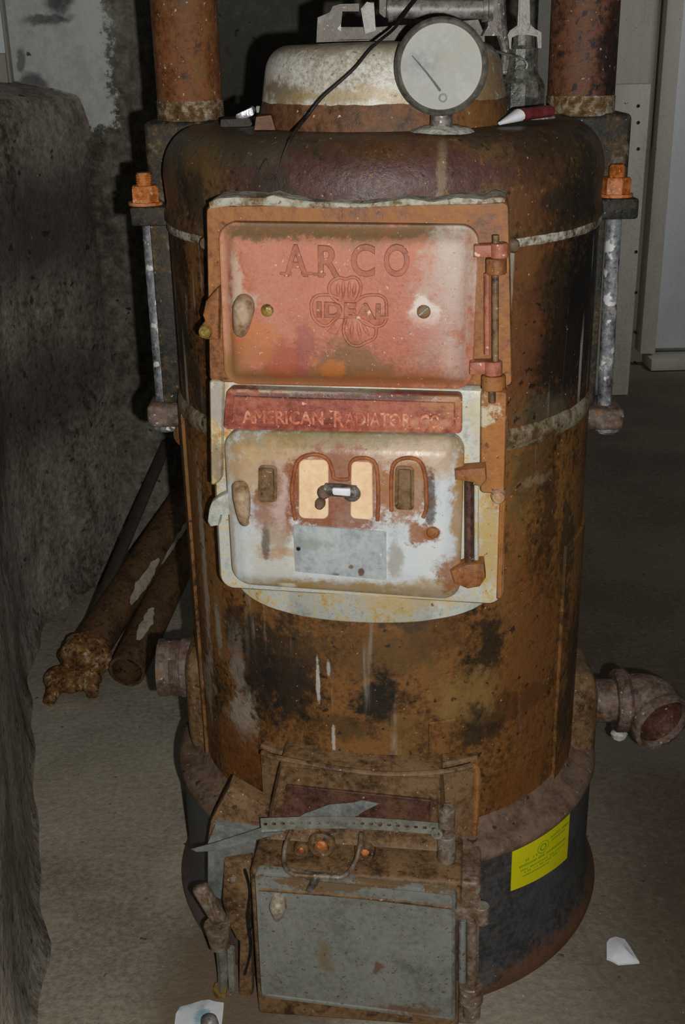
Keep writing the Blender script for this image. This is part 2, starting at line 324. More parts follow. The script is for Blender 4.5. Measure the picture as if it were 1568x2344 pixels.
m_enamel = surf('chipped_pale_enamel_with_rust', [(.3, (176, 182, 186)), (.5, (200, 206, 208)), (.7, (206, 208, 204))], 9, (1, 1, 1), [
    fb(790, 1012, 340, 40, (148, 116, 70), .98, .3), fb(620, 1072, 130, 62, (196, 148, 108), .97, .4), fb(800, 1060, 240, 40, (198, 168, 140), .85, .4), fb(960, 1050, 100, 45, (196, 168, 140), .9, .4), fb(632, 1165, 46, 100, (158, 92, 58), .97, .3), fb(770, 1125, 130, 105, (152, 82, 56), 1, .22),
    fb(640, 1120, 22, 70, (214, 190, 182), .8, .4), fb(890, 1110, 30, 60, (212, 190, 180), .8), fb(620, 1100, 26, 55, (150, 86, 48), .9), fb(930, 1120, 70, 75, (170, 104, 62), .95, .25), fb(985, 1140, 14, 70, (78, 66, 58), .9, .3),
    fb(965, 1215, 34, 28, (164, 92, 52), .95, .25), fb(990, 1217, 17, 17, (160, 90, 58), .95, .2), fb(1075, 1100, 30, 60, (170, 106, 62), .95), fb(740, 1350, 240, 30, (180, 136, 84), .95), fb(1000, 1350, 140, 28, (180, 152, 108), .9), fb(1062, 1310, 60, 46, (160, 96, 58), .97, .3),
    fb(620, 1260, 60, 70, (196, 190, 168), .6), fb(905, 1270, 16, 50, (150, 140, 120), .7), fb(550, 1150, 22, 50, (170, 150, 116), .9, .3), fb(650, 1260, 60, 14, (190, 130, 90), .5), fb(530, 1240, 10, 120, (186, 160, 124), .8), fb(1058, 1180, 18, 150, (180, 130, 84), .9),
    fb(612, 1235, 10, 40, (60, 50, 52), .7), fb(510, 1050, 12, 60, (190, 150, 104), .8), fb(660, 1340, 18, 8, (240, 232, 216), .8)],
    [((120, 78, 44), 70, .72, .9), ((70, 66, 60), 150, .73, .7)], .42, 0, .18, .5, fine=170, warp=.022, wscale=24, grain=.4, mott=1.9)
m_enframe = surf('pale_enamel_frame_with_rust', [(.3, (160, 160, 148)), (.5, (190, 194, 188)), (.62, (200, 180, 130)), (.78, (180, 118, 68))], 12, (1, 1, .7), [
    fb(940, 1395, 140, 24, (214, 186, 130), .8), fb(1120, 1250, 30, 120, (204, 160, 96), .9), fb(1145, 1000, 30, 160, (178, 102, 52), .95, .3), fb(1100, 960, 30, 60, (206, 196, 164), .95, .25, .33), fb(495, 930, 22, 60, (176, 164, 152), .9, .3), fb(490, 1070, 16, 60, (150, 132, 108), .9)],
    [((90, 60, 36), 80, .7, .8)], .45, 0, .25, .5, warp=.02, wscale=24)
m_ash = surf('rusted_hood_iron', [(.3, (64, 44, 34)), (.46, (108, 76, 56)), (.6, (132, 96, 72)), (.76, (118, 98, 78))], 22, (1, 1, .8), [], [((196, 180, 156), 110, .69, .7), ((50, 30, 24), 60, .66, .8)], .6, 0, .4, .45)
m_bead = surf('rust_brown_bead', [(.3, (128, 66, 44)), (.5, (156, 84, 56)), (.7, (176, 104, 74))], 40, (1, 1, 1), [], [], .6, 0, .4)
m_ashred = surf('dark_red_scaled_iron', [(.35, (58, 34, 30)), (.5, (86, 50, 44)), (.68, (104, 66, 54))], 40, (1, 1, .6), [], [((190, 184, 180), 70, .7, .8)], .5, 0, .5, .5)
m_ashdoor = surf('speckled_grey_painted_iron', [(.3, (104, 105, 96)), (.5, (122, 124, 116)), (.7, (130, 132, 124))], 12, (1, 1, 1), [
    fb(870, 2210, 16, 16, (110, 60, 40), .8, w=.39), fb(740, 2190, 20, 30, (126, 96, 70), .7, w=.39), fb(800, 2345, 300, 10, (150, 100, 60), .7, w=.39), fb(950, 2330, 60, 16, (110, 66, 40), .8, w=.39), fb(570, 2180, 12, 170, (96, 78, 60), .8, w=.39), fb(1045, 2180, 8, 170, (70, 50, 42), .8, w=.39), fb(800, 2028, 230, 13, (124, 92, 68), 1, .2, w=.39)],
    [((96, 66, 44), 80, .66, .8), ((60, 52, 44), 120, .66, .7), ((176, 170, 150), 140, .74, .6)], .6, 0, .2, .3)
m_rod = surf('grey_painted_steel_rod', [(.3, (58, 58, 62)), (.5, (112, 114, 118)), (.62, (140, 142, 144)), (.75, (196, 196, 198))], 40, (1, 1, .35), [], [((120, 66, 44), 90, .64, .8), ((220, 220, 220), 34, .60, .85), ((24, 24, 30), 30, .66, .8)], .5, .1, .35, .5)
m_nut = surf('bright_orange_rust', [(.35, (150, 74, 30)), (.5, (196, 104, 44)), (.68, (206, 134, 96))], 60, (1, 1, 1), [], [((220, 180, 170), 120, .64, .7)], .5, 0, .4, .5)
m_pipe = surf('scaly_rusted_riser_pipe', [(.3, (72, 44, 28)), (.46, (118, 66, 38)), (.58, (132, 78, 46)), (.72, (110, 80, 54))], 30, (1, 1, .7), [((-.26, 0, 1.5), (.2, 9, .10), (92, 72, 52), .8)], [((206, 190, 170), 95, .68, .8), ((46, 44, 40), 60, .65, .7)], .65, 0, .5, .4)
m_pipe2 = surf('dark_purple_rusted_riser_pipe', [(.3, (34, 30, 30)), (.45, (92, 52, 38)), (.58, (116, 66, 46)), (.72, (80, 66, 60))], 24, (1, 1, .6), [((.315, 0, 1.3), (.018, 9, .09), (18, 18, 20), .9)], [((190, 186, 180), 95, .69, .7), ((24, 24, 28), 50, .6, .8)], .6, 0, .45, .5)
m_thread = surf('threaded_pipe_end', [(.35, (84, 60, 44)), (.5, (120, 88, 62)), (.7, (170, 160, 144))], 50, (1, 1, 1), [], [((214, 210, 200), 120, .66, .8)], .6, 0, .4)
m_dome = surf('off_white_enamel_dome', [(.3, (150, 138, 116)), (.46, (190, 185, 172)), (.6, (212, 210, 202)), (.75, (220, 220, 214))], 9, (1, 1, 1), [
    ((0, 0, 1.325), (9, 9, .014), (150, 128, 96), .8), ((-.11, 0, 1.268), (.035, 9, .012), (134, 96, 66), .85), ((.14, 0, 1.27), (.03, 9, .05), (138, 96, 52), .9), ((0, 0, 1.262), (.12, 9, .008), (176, 142, 92), .7)],
    [((110, 96, 84), 120, .66, .8), ((60, 56, 54), 170, .71, .7)], .4, 0, .2, .5, warp=.02, wscale=22, fine=180)
m_skirt = surf('dome_skirt_rust', [(.3, (70, 46, 34)), (.5, (108, 68, 52)), (.66, (130, 84, 62))], 40, (1, 1, 1), [((.14, 0, 1.2), (.03, 9, .1), (142, 92, 52), .8)], [((214, 200, 180), 70, .7, .8)], .55, 0, .5)
m_cast = surf('dull_grey_cast_metal', [(.3, (58, 52, 46)), (.5, (98, 90, 82)), (.7, (140, 136, 130))], 34, (1, 1, 1), [], [((204, 200, 196), 90, .66, .7), ((90, 60, 44), 60, .66, .6)], .5, .25, .35, .5)
m_shine = surf('bare_silver_metal', [(.3, (80, 76, 70)), (.5, (130, 128, 122)), (.7, (158, 156, 152))], 30, (1, 1, 1), [], [((110, 96, 80), 60, .6, .7)], .5, .35, .2, .4)
m_bezel = surf('tarnished_gauge_rim', [(.3, (84, 80, 70)), (.5, (118, 115, 104)), (.7, (140, 138, 128))], 50, (1, 1, 1), [], [], .4, .4, .2)
m_gface = surf('clouded_gauge_face', [(.3, (138, 140, 136)), (.5, (156, 157, 150)), (.7, (166, 164, 150))], 14, (1, 1, 1), [((.065, -.2, 1.30), (.016, 9, .012), (122, 128, 136), .6, .9)], [], .6, 0, .05, .5, warp=.01)
m_needle = surf('faded_gauge_needle', [(.3, (92, 96, 100)), (.7, (110, 112, 116))], 30, bump=.05)
m_valve = surf('oily_valve_casting', [(.3, (44, 44, 42)), (.45, (92, 92, 84)), (.6, (122, 120, 108)), (.75, (156, 158, 152))], 26, (1, 1, 1), [((.19, 0, 1.245), (.05, 9, .016), (46, 46, 46), .7)], [((180, 184, 184), 70, .68, .7)], .4, .3, .3, .6)
m_plaster = surf('crumbly_white_cement', [(.35, (150, 144, 130)), (.5, (192, 190, 178)), (.7, (214, 212, 200))], 60, (1, 1, 1), [], [((120, 84, 56), 60, .62, .8)], .85, 0, .6)
m_seam = surf('cement_seam', [(.38, (96, 66, 42)), (.47, (140, 128, 108)), (.6, (188, 186, 172))], 14, (1, 1, 1), [], [((120, 84, 56), 80, .66, .8)], .85, 0, .6)
m_seam2 = surf('grey_crumbled_cement', [(.35, (110, 80, 54)), (.46, (150, 140, 120)), (.6, (176, 174, 160))], 30, (1, 1, 1), [], [((120, 76, 46), 50, .6, .8)], .85, 0, .6)
m_cream = surf('cream_clay_filling', [(.3, (226, 186, 144)), (.5, (234, 200, 158)), (.7, (236, 208, 170))], 30, (1, 1, 1), [], [((170, 120, 80), 90, .72, .7)], .7, 0, .25)
m_plate = surf('grey_tin_nameplate', [(.3, (162, 170, 172)), (.5, (186, 194, 196)), (.7, (194, 200, 198))], 24, (1, 1, .4), [fb(830, 1298, 9, 12, (120, 70, 40), .95, .2), fb(806, 1287, 6, 6, (140, 84, 44), .9, .2), fb(770, 1305, 8, 5, (150, 100, 60), .9, .3), fb(690, 1235, 60, 16, (150, 152, 130), .5)], [((130, 90, 60), 110, .735, .8)], .35, .3, .12, .5, warp=.004)
m_grip2 = surf('tan_rusted_grip', [(.3, (112, 80, 54)), (.5, (158, 128, 98)), (.7, (180, 158, 130))], 40, (1, 1, 1), [], [], .5, 0, .3)
m_grip = surf('pale_rubbed_iron', [(.3, (120, 96, 74)), (.5, (160, 146, 124)), (.7, (190, 184, 170))], 40, (1, 1, 1), [], [], .45, .1, .3)
m_hole = surf('dark_pit', [(.3, (22, 16, 12)), (.7, (40, 28, 20))], 60)
m_brass = surf('tarnished_brass', [(.3, (96, 74, 48)), (.5, (150, 116, 66)), (.7, (176, 144, 92))], 60, (1, 1, 1), [], [], .4, .3, .3)
m_strap = surf('grey_galvanised_strap', [(.3, (116, 114, 102)), (.5, (140, 139, 126)), (.7, (158, 157, 146))], 40, (1, 1, 1), [], [((112, 74, 44), 90, .67, .8)], .45, .3, .15)
m_strapd = surf('dull_bluish_sheet_metal', [(.3, (104, 106, 102)), (.5, (126, 128, 124)), (.7, (146, 148, 144))], 30, (1, 1, 1), [], [((130, 86, 54), 60, .68, .8)], .4, .3, .15)
m_lever = surf('greyish_rusted_lever', [(.3, (90, 66, 50)), (.5, (126, 104, 86)), (.68, (142, 138, 126))], 30, (1, 1, 1), [], [((200, 198, 188), 90, .68, .8), ((110, 64, 40), 50, .62, .7)], .5, .2, .35)
DS = 1.0
m_sticker = surf('yellow_sticker_paper', [(.3, (204, 200, 8)), (.7, (216, 208, 16))], 20, bump=.02, rough=.5, spec=.3, grain=.2)
m_ink = surf('green_sticker_ink', [(.3, (104, 150, 20)), (.7, (130, 168, 20))], 90, bump=.02, grain=.6)
DS = .93
m_wall = surf('sooty_plaster_wall', [(.3, (66, 62, 52)), (.45, (98, 94, 82)), (.6, (128, 123, 112)), (.78, (160, 156, 146))], 2.6, (1, 1, .55), [
    ((-1.595, 1.3, 1.895), (1.0, 9, .75), (226, 232, 228), 1, .01, 'box'), ((-.70, 1.3, 1.42), (.03, 9, .02), (70, 74, 74), .9, .4), ((-.73, 1.3, 1.39), (.06, 9, .01), (60, 62, 62), .9, .4),
    ((-.775, 1.3, 1.235), (.035, 9, .035), (24, 26, 26), .95, .3), ((-.80, 1.3, 1.30), (.012, 9, .03), (30, 32, 32), .8, .3), ((-.2, 1.3, 1.3), (.3, 9, .3), (62, 62, 56), .75)],
    [((30, 32, 30), 26, .69, .85)], .9, 0, .5, .15, warp=.035, wscale=8, fine=50, bdist=.01, mott=.12)
m_mass = surf('streaky_cement_mass', [(.3, (74, 68, 58)), (.44, (120, 112, 100)), (.58, (150, 142, 129)), (.76, (180, 173, 160))], 5, (1, 1, .4), [
    ((-.75, 0, .95), (.12, 9, .12), (52, 48, 44), .75, .7), ((-.78, .6, .55), (.1, 9, .12), (56, 52, 46), .7, .7), ((-.62, 0, 1.0), (.05, 9, .25), (70, 62, 52), .6, .7), ((-.6, -.2, .5), (.3, .6, .35), (176, 168, 152), .55, .8), ((-.64, .9, .75), (.06, 9, .1), (58, 54, 48), .6, .7)],
    [((46, 42, 38), 20, .66, .8), ((150, 146, 140), 34, .70, .6)], .92, 0, .6, .12, fine=60, bdist=.012, warp=.06, wscale=5, mott=.6)
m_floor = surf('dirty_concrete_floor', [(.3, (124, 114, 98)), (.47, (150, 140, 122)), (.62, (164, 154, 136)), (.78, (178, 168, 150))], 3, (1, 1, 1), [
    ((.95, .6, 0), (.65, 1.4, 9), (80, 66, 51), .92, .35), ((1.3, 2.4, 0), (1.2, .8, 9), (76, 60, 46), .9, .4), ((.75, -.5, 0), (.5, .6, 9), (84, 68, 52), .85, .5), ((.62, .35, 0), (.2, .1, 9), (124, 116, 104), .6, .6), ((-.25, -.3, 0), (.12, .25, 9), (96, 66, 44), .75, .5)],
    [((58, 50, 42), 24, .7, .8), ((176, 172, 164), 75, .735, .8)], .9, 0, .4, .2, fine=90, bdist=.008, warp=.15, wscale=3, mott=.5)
m_doorw = surf('off_white_door_paint', [(.3, (196, 198, 200)), (.7, (214, 214, 216))], 6, (1, 1, .3), [], [((120, 116, 106), 40, .73, .6)], .5, 0, .05)
m_board = surf('dusty_beige_board', [(.3, (168, 160, 146)), (.5, (186, 178, 164)), (.7, (194, 186, 172))], 8, (1, 1, .2), [], [((60, 56, 50), 46, .725, .9)], .8, 0, .2)
m_trimw = surf('beige_window_trim', [(.3, (150, 146, 134)), (.7, (170, 166, 152))], 12, (1, 1, .3), bump=.1)
m_glass = surf('whitened_window_pane', [(.3, (206, 220, 222)), (.7, (220, 230, 230))], 12, bump=.02, rough=.25)
m_blk = surf('black_cable', [(.3, (20, 20, 20)), (.7, (38, 34, 30))], 60, rough=.5)
m_paper = surf('white_plastic_scrap', [(.3, (210, 212, 218)), (.7, (228, 228, 234))], 12, bump=.1, rough=.5)
m_bluep = surf('white_paper_with_blue_marks', [(.3, (206, 212, 214)), (.7, (224, 226, 226))], 12, blobs=[((.0, .0, .0), (.009, .02, 9), (110, 170, 190), .9, .6), ((-.03, .02, .0), (.012, .01, 9), (120, 176, 196), .7, .7)], bump=.1, rough=.55, warp=.02, wscale=30)
m_foil = surf('crumpled_silver_foil', [(.3, (150, 152, 156)), (.7, (230, 232, 236))], 90, metal=.6, rough=.3, bump=.3)
m_maroon = surf('maroon_plastic', [(.3, (104, 34, 40)), (.7, (128, 62, 62))], 40, rough=.3, bump=.1, spec=.6)
m_lpipe = surf('flaking_rusted_pipe', [(.3, (60, 40, 30)), (.48, (92, 62, 44)), (.62, (106, 72, 50)), (.78, (96, 74, 58))], 26, (1, 1, 1), [], [((160, 96, 50), 50, .66, .7), ((34, 26, 22), 40, .64, .8)], .7, 0, .5)
m_lime = surf('flaked_cream_coating', [(.3, (150, 136, 112)), (.6, (182, 170, 148))], 50, bump=.3)
m_lump = surf('lumpy_orange_rust', [(.3, (66, 40, 28)), (.45, (120, 76, 44)), (.57, (150, 100, 58)), (.7, (180, 172, 152))], 34, (1, 1, 1), [], [((60, 34, 24), 60, .58, .8)], .8, 0, .9)
m_bar = surf('dark_old_bar', [(.3, (50, 46, 36)), (.7, (68, 60, 46))], 20)
m_stub = surf('greyish_brown_pipe_iron', [(.3, (66, 52, 44)), (.5, (104, 84, 72)), (.68, (130, 114, 102))], 30, (1, 1, 1), [], [((196, 192, 192), 70, .68, .7), ((134, 80, 44), 50, .62, .7)], .6, 0, .4)

# ================================================================ SETTING
def quadgrid(bm, f, nu, nv):
    V = [[bm.verts.new(f(i/nu, j/nv)) for i in range(nu+1)] for j in range(nv+1)]
    for j in range(nv):
        for i in range(nu): bm.faces.new((V[j][i], V[j][i+1], V[j+1][i+1], V[j+1][i]))
bm = bmesh.new()
quadgrid(bm, lambda u, v: Vector((-2.2+5.2*u, -1.9+6*v, 0)), 60, 70)
for v in bm.verts: v.co.z = -abs(noise.noise(v.co*3))*.006
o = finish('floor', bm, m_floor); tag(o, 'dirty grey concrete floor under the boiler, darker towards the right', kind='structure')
YB = 1.29
bm = bmesh.new(); box(bm, -2.2, .42, YB, YB+.25, -.02, 2.5, .004); rough_up(bm, .004, 3)
tag(finish('wall_back', bm, m_wall), 'sooty plaster wall behind the boiler with flaking white paint at the left', kind='structure')
bm = bmesh.new(); box(bm, -.6, 3.0, 3.32, 3.5, -.02, 2.5, .004)
tag(finish('wall_far', bm, m_board), 'beige boarded far wall beyond the dark floor at right', kind='structure')
bm = bmesh.new(); box(bm, 2.8, 3.0, -1.9, 3.5, -.02, 2.5, .004)
tag(finish('wall_right', bm, m_wall), 'plain side wall at the right', kind='structure')
bm = bmesh.new(); box(bm, -2.2, 3.0, -1.9, 4.1, 2.5, 2.6, .0)
tag(finish('ceiling', bm, m_mass), 'cellar ceiling', kind='structure')
# left wall: cement bulk with a rounded shoulder, in front of the painted wall
foot = [G(63, 2344), G(66, 1950), G(50, 1650), G(60, 1500), G(90, 1430), G(152, 1377), G(230, 1325)]
foot = [np.array([-.47, -1.0, 0]), np.array([-.52, -.62, 0])] + foot + [np.array([-.66, YB+.02, 0])]
FP_ = [Vector(p) for p in foot]
def catmull(P, t):
    n = len(P)-1; x = min(t*n, n-1e-6); i = int(x); t = x-i
    p0, p1, p2, p3 = P[max(i-1, 0)], P[i], P[i+1], P[min(i+2, n)]
    return .5*((2*p1)+(p2-p0)*t+(2*p0-5*p1+4*p2-p3)*t*t+(3*p1-p0-3*p2+p3)*t**3)
def massf(u, v):
    p = catmull(FP_, u)
    zt = 1.13
    if v < .6:
        z = zt*v/.6; back = 0
        flare = (.02+.022*noise.noise(Vector((p.y*7, 3, 1))))*math.exp(-z/.05)
        q = Vector((p.x+flare, p.y, z))
    else:
        a = (v-.6)/.4
        hx = min(a/.35, 1)*math.pi/2
        q = Vector((p.x-.05*(1-math.cos(hx))-.9*max(0, a-.2), p.y+.02*a, zt+.05*math.sin(hx)+.10*math.sin(min(a, .6)/.6*math.pi/2)-.1*max(0, a-.6)))
        q.y = min(q.y, YB-.005)
    nz = noise.fractal(q*4, .7, 2, 4)*.010
    return q+Vector((1, -.4, .2))*nz if q.z > .01 else q
bm = bmesh.new(); quadgrid(bm, massf, 110, 110)
for v in bm.verts: v.co.y = min(v.co.y, YB+.03)
o = finish('wall_left', bm, m_mass, smooth=80); tag(o, 'streaky grey cement bulk with rounded top along the left side', kind='structure')
# window fragment at the upper left
Wt = W(0, 122, YB); Wr = W(12, 60, YB); Wt2 = W(34, 190, YB)
win = empty('window_1', (Wr[0]-.2, YB, Wt2[2])); tag(win, 'corner of a whitened window with beige trim at the upper left', kind='structure')
ox, oz = Wr[0]-.2, Wt2[2]
bm = bmesh.new(); x1 = Wt2[0]-ox
box(bm, Wr[0]-ox, x1, -.03, .0, 0, .8, .004); box(bm, -.3, Wr[0]-ox, -.03, 0, 0, Wt[2]-oz, .004)
finish('window_frame', bm, m_trimw, win)
bm = bmesh.new(); box(bm, -.3, Wr[0]-ox, -.018, -.012, Wt[2]-oz, .8, .001); finish('window_pane', bm, m_glass, win)
# far right door, trim, boards
YF = 3.32
def wx(px, py=430, Y=YF): return W(px, py, Y)[0]
def wz(px, py, Y=YF): return W(px, py, Y)[2]
bm = bmesh.new(); xa, xb = wx(1480), wx(1516)
box(bm, xa, xb, YF-.10, YF, .06, 2.5, .005); tag(finish('trim_1', bm, m_board), 'dusty beige vertical casing beside the far white door', kind='structure')
bm = bmesh.new(); box(bm, wx(1519), wx(1519)+.85, YF-.05, YF, .07, 2.2, .006)
tag(finish('door_1', bm, m_doorw), 'flat off-white door in the far right wall', kind='structure')
bm = bmesh.new(); box(bm, xb-.03, xb+.85, YF-.16, YF, .0, .05, .006); tag(finish('trim_2', bm, m_board), 'pale worn sill under the far white door', kind='structure')
bm = bmesh.new(); box(bm, .6, wx(1477), YF-.04, YF, .9, 2.5, .004); tag(finish('trim_3', bm, m_board), 'beige wall board left of the casing', kind='structure')
# loose board leaning in front of it
YL = 2.82
bd = empty('leaning_board', (W(1440, 912, YL)[0], YL, 0)); tag(bd, 'long beige board with nail heads standing before the far wall, left of the white door', 'board')
x0 = W(1380, 500, YL)[0]-bd.location.x; x1 = W(1462, 550, YL)[0]-bd.location.x; zt = W(1440, 193, YL)[2]
bm = bmesh.new(); box(bm, x0, x1, -.012, .012, 0.0, zt, .003); finish('plank', bm, m_board, bd)
for py in (242, 280, 340, 575, 668, 760, 830):
    p = W(1458 if py > 400 else 1463, py, YL); bm = bmesh.new(); lathe(bm, (p[0]-bd.location.x-.006, -.011, p[2]), (0, -1, 0), [(0, 0), (.006, 0), (.006, .003), (0, .004)], 10); finish('nail_head', bm, m_hole, bd)

# ================================================================ BOILER
B = empty('cast_iron_boiler', (0, 0, 0), -A)
tag(B, 'tall round rusty cast iron boiler with three front doors standing on the concrete floor', 'boiler')
def P(name, bm, mat, parent=B, smooth=35, label=None):
    o = finish(name, bm, mat, parent, smooth)
    if label: o['label'] = label
    return o
# crown: rounded shoulder, flat top, cut lip
bm = bmesh.new()
pr = [(.28, 1.10), (.300, 1.10), (.3025, 1.104), (.3025, 1.112), (.2985, 1.125)]
for k in range(0, 13):
    a = k/12*math.pi/2; pr.append((.252+.049*math.cos(a), 1.160+.062*math.sin(a)))
pr += [(.20, 1.2225), (0, 1.2225)]
lathe(bm, (0, 0, 0), (0, 0, 1), pr, 128); P('crown', bm, m_crown, smooth=50)
bm = bmesh.new(); lathe(bm, (0, 0, 0), (0, 0, 1), [(.28, 1.090), (.2995, 1.090), (.301, 1.093), (.301, 1.101), (.28, 1.103)], 128); rough_up(bm, .0015, 60); P('cement_seam', bm, m_seam, label='broken grey-white cement line between crown and jacket')
bm = bmesh.new(); lathe(bm, (0, 0, 0), (0, 0, 1), [(.28, .85), (.2985, .85), (.2985, 1.095), (.28, 1.095)], 128); P('upper_jacket', bm, m_mid, smooth=50)
bm = bmesh.new(); lathe(bm, (0, 0, 0), (0, 0, 1), [(.28, .832), (.299, .832), (.3025, .837), (.304, .845), (.303, .856), (.298, .862), (.28, .862)], 128); rough_up(bm, .0012, 50)
P('joint_band', bm, surf('grey_brown_joint', [(.35, (86, 60, 38)), (.5, (120, 104, 78)), (.65, (146, 138, 116))], 16, (1, 1, 1), [], [((40, 32, 24), 60, .64, .8)]))
bm = bmesh.new(); lathe(bm, (0, 0, 0), (0, 0, 1), [(.28, .255), (.300, .255), (.300, .835), (.28, .835)], 128); P('lower_jacket', bm, m_body, smooth=50)
bm = bmesh.new(); shell(bm, .29, .3045, math.radians(62), math.radians(118), .262, .66, 16, .002); P('side_plate', bm, m_body)
bm = bmesh.new(); shell(bm, .29, .3045, math.radians(-112), math.radians(-66), .262, .84, 16, .002); P('side_plate', bm, m_body)
bm = bmesh.new()
lathe(bm, (0, 0, 0), (0, 0, 1), [(.28, .2), (.336, .23), (.341, .233), (.344, .239), (.343, .246), (.336, .253), (.325, .257), (.315, .258), (.309, .263), (.300, .278), (.28, .28)], 128); P('base_rim', bm, m_rim, smooth=60)
bm = bmesh.new(); lathe(bm, (0, 0, 0), (0, 0, 1), [(.31, .0), (.355, .0), (.357, .008), (.353, .018), (.346, .03), (.341, .05), (.3385, .08), (.3385, .234), (.31, .236)], 128); P('base', bm, m_base, smooth=60)
# side headers with riser pipes
YP = .075
for s, x0, x1, zt, mt in ((-1, W(335, 380, .03)[0], -.2, 1.226, m_header), (1, .2, W(1441, 380, .03)[0], 1.224, m_header)):
    bm = bmesh.new(); box(bm, x0, x1, .03, .13, 1.1, zt, .008, 3)
    R2 = Matrix.Rotation(A, 4, 'Z'); bm.transform(R2); P('side_header', bm, mt)
for px0, px1, mt, zb in ((362, 512, m_pipe, 1.226), (1250, 1404, m_pipe2, 1.222)):
    a = W(px0, 270, YP); b = W(px1, 262, YP); c = toL((a+b)/2); r = (b[0]-a[0])/2*.985
    bm = bmesh.new(); lathe(bm, (c[0], c[1], zb), (0, 0, 1), [(r*.9, 0), (r*1.0, .01), (r, 1.27), (r*.9, 1.27)], 48); o = P('riser_pipe', bm, mt)
    bm = bmesh.new(); pr = []
    for k in range(9): pr += [(r*1.012, k*.0028), (r*1.035, k*.0028+.0014)]
    pr += [(r*.98, .028)]; lathe(bm, (c[0], c[1], zb-.001), (0, 0, 1), [(r*.9, 0)]+pr, 48); finish('pipe_thread', bm, m_thread, o)
# lugs, tie rods, nuts
def loc(v): return toL(np.array(v))
RW = Matrix.Rotation(A, 4, 'Z')      # world-aligned pieces expressed in the boiler frame
for s in (-1, 1):
    xr = W(345 if s < 0 else 1394, 700, 0)[0]
    xn = W(331 if s < 0 else 1410, 430, 0)[0]
    zu = (1.092, 1.118) if s < 0 else (1.088, 1.116)
    lo = (.80, .835) if s < 0 else (.782, .815)
    # lug on the crown
    bm = bmesh.new()
    xo = W(305 if s < 0 else 1450, 485, 0)[0]; box(bm, min(xo, s*.27), max(xo, s*.27), -.03, .06, zu[0], zu[1], .004); bm.transform(RW); P('upper_lug', bm, m_header)
    bm = bmesh.new(); xo = W(343 if s < 0 else 1420, 940, 0)[0]; box(bm, min(xo, s*.28), max(xo, s*.28), -.032, .035, lo[0], lo[1], .008, 3); bm.transform(RW); rough_up(bm, .0015, 40); P('lower_lug', bm, m_stub)
    top = Vector(loc((xn, 0, zu[1]))); bot = Vector(loc((W(372 if s < 0 else 1385, 900, 0)[0], 0, lo[1]-.012)))
    xr0 = Vector(loc((W(343 if s < 0 else 1404, 520, 0)[0], 0, zu[0])))
    bm = bmesh.new(); tube(bm, [xr0+Vector((0, 0, .01)), bot], .0108, 20, sub=1); rod = P('tie_rod', bm, m_rod, smooth=60)
    bm = bmesh.new(); lathe(bm, top, (0, 0, 1), [(0, 0), (.024, 0), (.024, .004), (0, .004)], 28); finish('washer', bm, m_nut, rod)
    bm = bmesh.new(); hexnut(bm, top+Vector((0, 0, .004)), (0, 0, 1), .0205, .022, .3); finish('hex_nut', bm, m_nut, rod)
    bm = bmesh.new(); pr = [(0, .024)]
    for k in range(6): pr += [(.0115, .024+k*.003), (.0102, .0255+k*.003)]
    lathe(bm, top, (0, 0, 1), pr+[(.009, .043), (0, .043)], 20); finish('threaded_end', bm, m_nut, rod)
    b2 = Vector(loc((W(380 if s < 0 else 1388, 975 if s < 0 else 1000, 0)[0], 0, lo[0]-.011)))
    bm = bmesh.new(); lathe(bm, b2, (0, 0, 1), [(0, 0), (.016, 0), (.02, .004), (.02, .012), (0, .012)], 20); finish('bolt_head', bm, m_rod, rod)
bm = bmesh.new(); xa = W(362, 700, 0)[0]; box(bm, xa, -.29, -.02, .03, .835, 1.092, .003); bm.transform(RW); P('side_flange', bm, m_header)
bm = bmesh.new(); box(bm, .29, W(1372, 700, 0)[0], -.01, .04, .815, 1.088, .003); bm.transform(RW); P('side_flange', bm, m_header)
bm = bmesh.new(); lathe(bm, loc((W(418, 985, 0)[0]+.01, 0, .785)), (0, 1, 0), [(0, -.02), (.02, -.018), (.024, 0), (.02, .02), (0, .02)], 20); P('side_boss', bm, m_mid)
# side pipe bosses and stubs
def boss(s, xo, zc, hz):
    bm = bmesh.new(); box(bm, -1, 1, -1, 1, -1, 1, .45, 4)
    for v in bm.verts:
        x = v.co.x
        v.co = Vector((s*(.262+(abs(xo)-.262)*(x*s+1)/2), v.co.y*.085*(1-.2*(x*s+1)/2), zc+v.co.z*hz*(1.0-.16*(x*s+1)/2)))
    bm.transform(RW); P('pipe_boss', bm, m_ash, smooth=60)
boss(-1, -.322, .345, .105); boss(1, .341, .285, .11)
zc = .382; xa, xb = W(366, 1530, 0)[0], -.31; r = .047
bm = bmesh.new(); c = loc((xb, 0, zc)); ax = RW.to_3x3() @ Vector((-1, 0, 0)); L = abs(xa-xb)
pr = [(r*.9, 0), (r*1.05, .0), (r*1.05, L*.35), (r, L*.4)]
for k in range(5): pr += [(r*1.0, L*.42+k*.003), (r*.965, L*.42+k*.003+.0015)]
pr += [(r*.98, L*.8), (r, L*.85), (r, L), (r*.86, L), (r*.84, L*.5), (0, L*.5)]
lathe(bm, c, ax, pr, 40); P('pipe_stub', bm, m_stub)
